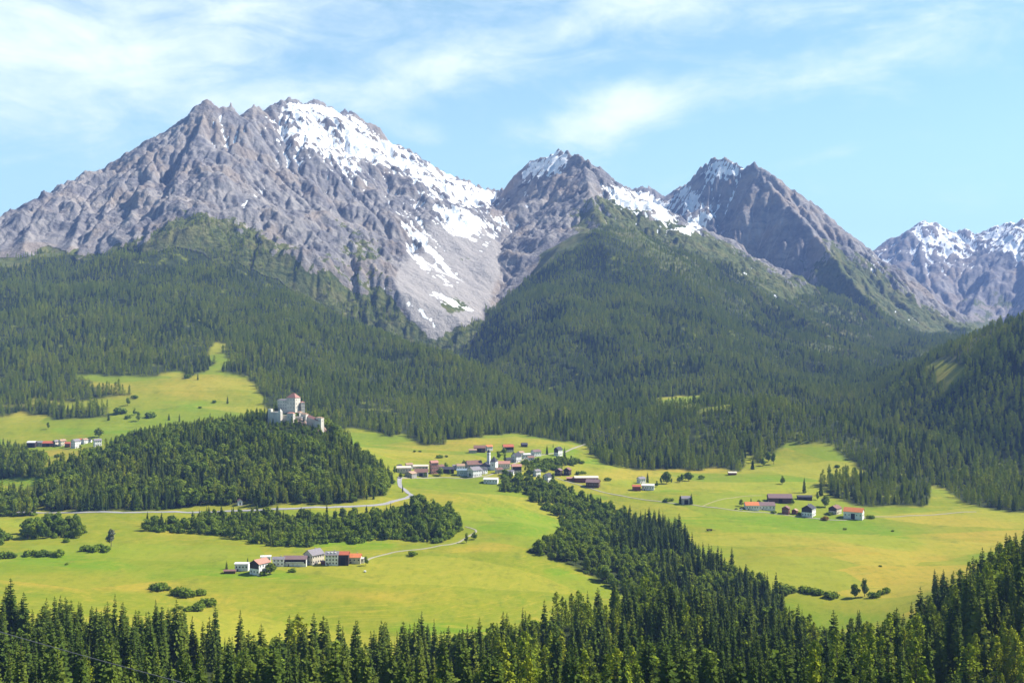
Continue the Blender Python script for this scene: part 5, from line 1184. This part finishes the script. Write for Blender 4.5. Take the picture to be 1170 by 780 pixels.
car(847, 582.6, 5, paint('white_paint', (.78, .78, .78)), 'white car parked right beside the orange roofed farmhouse')
p = hit(811, 606); e = empty('hay_trailer', p, R(8), 'dark hay trailer with a long drawbar left on the right meadow', 'trailer')
vs, fs = box_vf(-4, 3, -1.2, 1.2, .9, 1.2); box_vf(-4, -3.8, -1.2, 1.2, 1.2, 2.2, vs, fs); box_vf(-3.8, 3, -1.2, -1.1, 1.2, 1.9, vs, fs); box_vf(-3.8, 3, 1.1, 1.2, 1.2, 1.9, vs, fs); put('bed', vs, fs, M['darkwood'], e)
vs, fs = box_vf(3, 7.5, -.12, .12, .75, .95); put('drawbar', vs, fs, STEEL, e)
for sx in (-2.6, 1.6):
    for sy in (-1.3, 1.3):
        m_ = 12; vs = []
        for yy in (sy-.15, sy+.15): vs += [(sx+.5*math.cos(6.2832*k/m_), yy, .5+.5*math.sin(6.2832*k/m_)) for k in range(m_)]
        put('wheel', vs, [tuple(range(m_)), tuple(range(2*m_-1, m_-1, -1))]+[(k, (k+1) % m_, m_+(k+1) % m_, m_+k) for k in range(m_)], TYRE, e)
p = hit(417, 653.5); vs, fs = [], []; m_ = 16
for xx, rr in ((-.75, .55), (-.68, .72), (.68, .72), (.75, .55)): vs += [(xx*1.3, rr*1.3*math.cos(6.2832*k/m_), .9+rr*1.3*math.sin(6.2832*k/m_)) for k in range(m_)]
for r_0 in range(3): fs += [(r_0*m_+k, r_0*m_+(k+1) % m_, (r_0+1)*m_+(k+1) % m_, (r_0+1)*m_+k) for k in range(m_)]
fs += [tuple(range(m_-1, -1, -1)), tuple(range(3*m_, 4*m_))]
o = put('hay_bale', vs, fs, M['white'], loc=p); o['label'] = 'small white wrapped bale on the meadow below the round tree of the lower hamlet'; o['category'] = 'bale'

CAB = paint('cable_metal', (.13, .13, .14), .5); vs, fs = [], []
a, b = pt3(-260, 640, 150), pt3(420, 832, 128); npt = 80; line = []
for k in range(npt+1):
    t = k/npt; q = a.lerp(b, t); q.z -= 4*.9*t*(1-t); line.append(q)
d = (b-a).normalized(); sd_ = d.cross(Vector((0, 0, 1))).normalized(); up = sd_.cross(d)
for q in line:
    for k in range(6):
        an = 6.2832*k/6; vs.append(tuple(q+sd_*0.047*math.cos(an)+up*0.047*math.sin(an)))
for i in range(npt): fs += [(i*6+k, i*6+(k+1) % 6, i*6+6+(k+1) % 6, i*6+6+k) for k in range(6)]
o = put('overhead_cable', vs, fs, CAB); o['label'] = 'thin overhead cable crossing in front of the front wood at the lower left'; o['category'] = 'cable'
# --- woods: candidate places on a jittered world grid
def jitter_grid(x0, x1, y0, y1, step, seed):
    r = np.random.RandomState(seed)
    gx, gy_ = np.meshgrid(np.arange(x0, x1, step), np.arange(y0, y1, step))
    return (gx+r.uniform(-.45, .45, gx.shape)*step).ravel(), (gy_+r.uniform(-.45, .45, gx.shape)*step).ravel(), r
BELT = [(165, 598), (200, 600), (250, 588), (330, 590), (427, 590), (448, 584), (480, 578), (518, 586), (527, 606), (500, 621), (480, 618), (437, 616), (411, 621), (376, 618), (360, 626), (309, 625), (250, 612), (165, 606)]
RAV = [(575, 546), (600, 547), (640, 556), (690, 578), (722, 592), (690, 598), (648, 602), (618, 577), (598, 565), (573, 562)]
CLUMP = [(24, 609), (60, 604), (96, 608), (92, 614), (60, 616), (26, 615)]
EXTRA = [(BELT, 'belt'), (RAV, 'ravine'), (CLUMP, 'clump'), ([(512, 689), (560, 683), (640, 689), (640, 696), (560, 696), (515, 696)], 'meadow_edge'), ([(600, 527), (655, 524), (664, 528), (640, 536), (600, 545)], 'village'), ([(-60, 616), (2, 618), (2, 622), (-60, 622)], 'clump')]
cand = []                                                                    # species, x, y, h, zone
def add(sp_, x_, y_, h_, zone): cand.extend(zip([sp_]*len(x_), x_, y_, h_, [zone]*len(x_)))
def clear_of_lone(x_, y_): return np.ones(len(x_), bool)
# far and middle forest
X_, Y_, r_ = jitter_grid(-3000, 3000, 1300, 4700, 8.2, 5)
px_ = 585+X_/Y_*FOC; ok = (px_ > -200) & (px_ < 1400); X_, Y_, px_ = X_[ok], Y_[ok], px_[ok]
zz = terrain_z(X_, Y_); py_ = 390-zz*FOC/Y_; kd = forest_kind(px_, py_, Y_, X_, Y_)
gapn = fbm(X_, Y_, 70, 3); thin = sst(py_, 250, 330)*.5+.5
dens_ = np.where(px_ < 480, .72, .88)+gapn*.75
dens_ = np.where((px_ > 925) & (py_ > 532), .62+gapn*.8, dens_)
dens_ = np.where((py_ > 395) & (py_ < 470) & (px_ < 470), dens_-.10, dens_)
rockv = np.interp(Y_, [0, 1e5], [0, 0])
zf = terrain_z(X_, Y_+14)-zz; steep = (np.abs(zf)/14 > .95) & (Y_ > 3300); kd[steep] = 0
keep = (kd == 1) & (r_.rand(len(X_)) < dens_*thin)
X1, Y1 = X_[keep], Y_[keep]; hh = r_.uniform(9, 24, len(X1))*np.clip(.95+fbm(X1, Y1, 160, 3)*.6, .6, 1.3)*(1-.35*(1-sst(py_[keep], 255, 340)))
isl = r_.rand(len(X1)) < np.clip(.78+fbm(X1, Y1, 180, 3)*1.2, .15, .98)
add('larch', X1[isl], Y1[isl], hh[isl], 'slope'); add('conifer', X1[~isl], Y1[~isl], hh[~isl], 'slope')
# lower slopes of the right peak
px2, py2, YY2 = px_, py_, Y_
# castle knoll and small woods on the left
X_, Y_, r_ = jitter_grid(-900, 100, 1180, 1800, 6.6, 6)
px_ = 585+X_/Y_*FOC; zz = terrain_z(X_, Y_); py_ = 390-zz*FOC/Y_; kd = forest_kind(px_, py_, Y_, X_, Y_)
pc = fbm(X_, Y_, 60, 3); rr_ = r_.rand(len(X_))
k2 = kd == 2; castle_clear = ((px_-338)/42)**2+((Y_-1600)/34)**2 < 1
front_clear = (px_ > 300) & (px_ < 380) & (Y_ < 1600) & (Y_ > 1520)
k2 &= rr_ < .9
hh = np.where(front_clear, r_.uniform(6, 12, len(X_)), r_.uniform(12, 26, len(X_)))
for s, lo, hi in (('conifer', -9, -.10), ('larch', -.10, .07), ('broadleaf', .07, 9)):
    q = k2 & (pc+(rr_-.5)*.7 >= lo) & (pc+(rr_-.5)*.7 < hi); add(s, X_[q], Y_[q], hh[q]*(.82 if s == 'broadleaf' else 1), 'castle')
# gorge
X_, Y_, r_ = jitter_grid(-60, 320, 830, 1620, 8.2, 8)
px_ = 585+X_/Y_*FOC; zz = terrain_z(X_, Y_); py_ = 390-zz*FOC/Y_; kd = forest_kind(px_, py_, Y_, X_, Y_); rr_ = r_.rand(len(X_))
gapg = fbm(X_+40, Y_, 60, 2); br = (px_+(rr_-.5)*70 < np.interp(py_, [590, 610, 640, 660, 700], [745, 722, 708, 722, 745])); k3 = kd == 3
pc3 = fbm(X_, Y_, 50, 3)+(rr_-.5)*.4
q = k3 & br & (rr_ < .80) & (gapg > -.25); add('broadleaf', X_[q], Y_[q], r_.uniform(7, 17, q.sum()), 'gorge')
q = k3 & ~br & (py_ > 640) & (pc3 > -.05); add('broadleaf', X_[q], Y_[q], r_.uniform(8, 18, q.sum()), 'gorge'); br = br | q
q = k3 & ~br & (rr_ < .9); add('conifer', X_[q], Y_[q], r_.uniform(15, 32, q.sum()), 'gorge')
# front wood
X_, Y_, r_ = jitter_grid(-420, 760, 330, 980, 7.6, 9)
px_ = 585+X_/Y_*FOC; ok = (px_ > -200) & (px_ < 1380); X_, Y_, px_ = X_[ok], Y_[ok], px_[ok]
zz = terrain_z(X_, Y_); py_ = 390-zz*FOC/Y_; kd = forest_kind(px_, py_, Y_, X_, Y_); rr_ = r_.rand(len(X_)); k4 = (kd == 4) & (rr_ < .93)
pc = fbm(X_, Y_, 70, 3)+(r_.rand(len(X_))-.5)*.5
lar = ((px_ > 560) & (px_ < 740) & (pc > .0)) | ((px_ > 880) & (pc > .10)) | (pc > .48)
lar &= rr_ < .8
brd = ((px_ > 245) & (px_ < 330) & (pc > .05)) | ((px_ > 500) & (px_ < 560) & (pc > .25)) | ((px_ > 860) & (px_ < 980) & (pc > .3))
hv = 10+23*r_.rand(len(X_))**.9*np.clip(1+fbm(X_, Y_, 60, 2)*.5, .6, 1.25); gapf = fbm(X_+300, Y_, 45, 2); k4 &= gapf > -.12
brd |= (r_.rand(len(X_)) < .10) & (Y_ > 420)
q = k4 & ~lar & ~brd; add('conifer', X_[q], Y_[q], hv[q], 'front')
q = k4 & lar & ~brd; add('larch', X_[q], Y_[q], hv[q]*.92, 'front')
q = k4 & brd; add('broadleaf', X_[q], Y_[q], hv[q]*.62, 'front')
# belts of broadleaf trees
X_, Y_, r_ = jitter_grid(-620, 300, 1050, 1850, 6.2, 10)
px_ = 585+X_/Y_*FOC; zz = terrain_z(X_, Y_); py_ = 390-zz*FOC/Y_; rr_ = r_.rand(len(X_))
for poly, zone in EXTRA:
    q = inpoly(px_+fbm(X_, Y_, 40, 2)*5, py_+fbm(X_+99, Y_, 40, 2)*3, poly)
    tall = (zone == 'clump') | ((zone == 'belt') & (px_ > 470))
    hb = np.where(tall, r_.uniform(8, 20, len(X_)), r_.uniform(4, 14, len(X_)))
    c = q & (rr_ < (.15 if zone == 'belt' else .08)) & (zone != 'village'); b = q & ~c & (rr_ < (.47 if zone != 'village' else .5)); sh = q & ~c & ~b & (rr_ < .95); add('shrub', X_[sh], Y_[sh], r_.uniform(2.5, 8, sh.sum()), zone)
    add('broadleaf', X_[b], Y_[b], hb[b]*(.6 if zone == 'village' else 1), zone); add('conifer', X_[c], Y_[c], r_.uniform(10, 17, c.sum()), zone)

# bushes between the trees of the knoll, the gorge and the front wood
for (x0_, x1_, y0_, y1_, st_, sd_, kk_, fr_) in ((-900, 100, 1180, 1800, 9, 21, 2, .5), (-60, 320, 830, 1620, 9, 22, 3, .6), (-420, 760, 560, 980, 10, 23, 4, .10)):
    X_, Y_, r_ = jitter_grid(x0_, x1_, y0_, y1_, st_, sd_); px_ = 585+X_/Y_*FOC; py_ = 390-terrain_z(X_, Y_)*FOC/Y_
    q = (forest_kind(px_, py_, Y_, X_, Y_) == kk_) & (r_.rand(len(X_)) < fr_); add('shrub', X_[q], Y_[q], r_.uniform(2, 5, q.sum()), 'bush')

# ------------------------------------------------------------------ planting the woods
spc = np.array([c[0] for c in cand]); TX = np.array([c[1] for c in cand]); TY = np.array([c[2] for c in cand]); TH = np.array([c[3] for c in cand]); TZN = np.array([c[4] for c in cand])
okk = np.ones(len(TX), bool)
for kx, ky, kr in KEEPOUT: okk &= (TX-kx)**2+(TY-ky)**2 > kr*kr
spc, TX, TY, TH, TZN = spc[okk], TX[okk], TY[okk], TH[okk], TZN[okk]
TZ = terrain_z(TX, TY)-.15
TPX = 585+TX/TY*FOC; TPB = 390-TZ*FOC/TY; TPT = 390-(TZ+TH)*FOC/TY
# which trees show, and how large: walk from the nearest to the farthest with a record of what already hides the view
order = np.argsort(TY); buf = np.full(2400, 781.0); vis = np.zeros(len(TX))
ground_h = np.minimum.accumulate(np.where(YG < 60, 1e4, PYG), 0)
for i in order:
    c = int(TPX[i])+500
    if TPX[i] < -4 or TPX[i] > 1174: continue
    wpx = max(1, int(.10*(TPB[i]-TPT[i])))
    gj = int((TPX[i]-PX0)/(PX1-PX0)*(NPX-1)); gi = int(np.searchsorted(Ys, TY[i]))-2
    lim = min(buf[c-wpx:c+wpx+1].max(), ground_h[max(gi, 0), gj])
    seen = min(lim, TPB[i], 781)-TPT[i]
    if seen > 0:
        vis[i] = seen*wpx
        buf[c-wpx:c+wpx+1] = np.minimum(buf[c-wpx:c+wpx+1], TPT[i]+.12*(TPB[i]-TPT[i]))
GROUPS = {
 ('conifer', 'front'): ('tall dark conifer in the dense wood along the bottom edge of the view', 'conifers of the front wood'),
 ('larch', 'front'): ('light green larch in the dense wood along the bottom edge of the view', 'larches of the front wood'),
 ('broadleaf', 'front'): ('round leafy tree among the conifers of the wood along the bottom edge', 'leafy trees of the front wood'),
 ('conifer', 'gorge'): ('dark conifer in the gorge wood between the middle and right meadows', 'conifers of the gorge wood'),
 ('broadleaf', 'gorge'): ('round leafy tree on the left flank of the gorge wood', 'leafy trees of the gorge wood'),
 ('conifer', 'castle'): ('dark conifer in the wood covering the castle knoll and the left edge', 'conifers of the castle wood'),
 ('larch', 'castle'): ('light green larch in the wood covering the castle knoll and the left edge', 'larches of the castle wood'),
 ('broadleaf', 'castle'): ('round leafy tree in the wood covering the castle knoll and the left edge', 'leafy trees of the castle wood'),
 ('broadleaf', 'belt'): ('leafy tree or bush in the belt between the road and the lower hamlet', 'leafy trees below the road'),
 ('conifer', 'belt'): ('conifer rising from the leafy belt between the road and the lower hamlet', 'conifers below the road'),
 ('broadleaf', 'ravine'): ('leafy tree in the ravine that runs down from the village', 'leafy trees of the village ravine'),
 ('conifer', 'ravine'): ('conifer among the leafy trees of the ravine below the village', 'conifers of the village ravine'),
 ('broadleaf', 'clump'): ('leafy tree in the tall clump beside the road on the left', 'leafy trees of the roadside clump'),
 ('conifer', 'clump'): ('conifer in the leafy clump beside the road on the left', 'conifers of the roadside clump'),
 ('broadleaf', 'meadow_edge'): ('round leafy tree in the clump between the lower meadow and the front wood', 'leafy trees at the lower meadow edge'),
 ('conifer', 'meadow_edge'): ('conifer in the leafy clump between the lower meadow and the front wood', 'conifers at the lower meadow edge'),
 ('broadleaf', 'village'): ('low leafy tree on the bank among the upper village houses', 'leafy trees on the village bank'),
}
single = np.zeros(len(TX), bool)
for kinds, limit in ((('conifer', 'larch'), 300-n_lone['conifer']), (('broadleaf',), 290)):
    sel = np.where(np.isin(spc, kinds) & (TZN != 'slope') & (vis > 6))[0]
    sel = sel[np.argsort(-vis[sel])][:limit]; single[sel] = True
for i in np.where(single)[0]:
    sp_ = spc[i]; lb, gp_ = GROUPS[(sp_, TZN[i])]
    plant(sp_, random.randrange(len(PROTO[sp_])), (TX[i], TY[i], TZ[i]), TH[i], lb, gp_, wide=random.uniform(.72, 1.35))
print('woods', len(TX), 'singles', single.sum(), 'visible', (vis > 6).sum())

def instance_wood(name, label, cat, species, sel):
    """all the farther trees of one kind as one object: points carrying copies of the trees above"""
    me = bpy.data.meshes.new(name); q = np.where(sel)[0]
    me.vertices.add(len(q)); me.vertices.foreach_set('co', np.stack([TX[q], TY[q], TZ[q]], -1).astype(np.float32).ravel()); me.update()
    H = PROTO[species][0][2]; r = np.random.RandomState(len(q))
    sc = np.stack([TH[q]/H*r.uniform(.75, 1.45, len(q))]*2+[TH[q]/H], -1).astype(np.float32)
    a = me.attributes.new('tree_scale', 'FLOAT_VECTOR', 'POINT'); a.data.foreach_set('vector', sc.ravel())
    rot = np.zeros((len(q), 3), np.float32); rot[:, 2] = r.uniform(0, 6.28, len(q)); rot[:, :2] = r.normal(0, .03, (len(q), 2))
    a = me.attributes.new('tree_turn', 'FLOAT_VECTOR', 'POINT'); a.data.foreach_set('vector', rot.ravel())
    a = me.attributes.new('tree_kind', 'INT', 'POINT'); a.data.foreach_set('value', r.randint(0, len(PROTO[species]), len(q)).astype(np.int32))
    o = bpy.data.objects.new(name, me); COL.objects.link(o); o['kind'] = 'stuff'; o['label'] = label; o['category'] = cat
    ng = bpy.data.node_groups.new(name, 'GeometryNodeTree')
    ng.interface.new_socket('Geometry', in_out='INPUT', socket_type='NodeSocketGeometry'); ng.interface.new_socket('Geometry', in_out='OUTPUT', socket_type='NodeSocketGeometry')
    N, L = ng.nodes, ng.links; gi = N.new('NodeGroupInput'); go = N.new('NodeGroupOutput')
    bank = N.new('GeometryNodeJoinGeometry')
    for v in range(len(PROTO[species])):
        j = N.new('GeometryNodeJoinGeometry')
        for src in SRC[(species, v)]:
            oi = N.new('GeometryNodeObjectInfo'); oi.transform_space = 'ORIGINAL'; oi.inputs['Object'].default_value = src; L.new(oi.outputs['Geometry'], j.inputs[0])
        ti = N.new('GeometryNodeGeometryToInstance'); L.new(j.outputs[0], ti.inputs[0]); L.new(ti.outputs[0], bank.inputs[0])
    def attr(nm, typ):
        n = N.new('GeometryNodeInputNamedAttribute'); n.data_type = typ; n.inputs['Name'].default_value = nm; return n.outputs['Attribute']
    ip = N.new('GeometryNodeInstanceOnPoints'); L.new(gi.outputs[0], ip.inputs['Points']); L.new(bank.outputs[0], ip.inputs['Instance']); ip.inputs['Pick Instance'].default_value = True
    L.new(attr('tree_kind', 'INT'), ip.inputs['Instance Index'])
    er = N.new('FunctionNodeEulerToRotation'); L.new(attr('tree_turn', 'FLOAT_VECTOR'), er.inputs[0]); L.new(er.outputs[0], ip.inputs['Rotation'])
    L.new(attr('tree_scale', 'FLOAT_VECTOR'), ip.inputs['Scale']); L.new(ip.outputs[0], go.inputs[0])
    md = o.modifiers.new('trees', 'NODES'); md.node_group = ng
    return o
for sp_, nm, lb in (('conifer', 'conifer_forest', 'dark conifer forest covering the slopes and the farther parts of the woods'), ('larch', 'larch_forest', 'light green larches mixed through the conifer forest on the slopes'),
                    ('broadleaf', 'broadleaf_woodland', 'farther leafy trees of the belts, the gorge and the castle knoll'),
                    ('shrub', 'undergrowth', 'low green bushes between the trees of the belts and woods')):
    for v in range(len(PROTO[sp_])):
        if (sp_, v) not in SRC: raise RuntimeError('no source tree for %s %d' % (sp_, v))
    instance_wood(nm, lb, 'forest', sp_, (spc == sp_) & ~single)
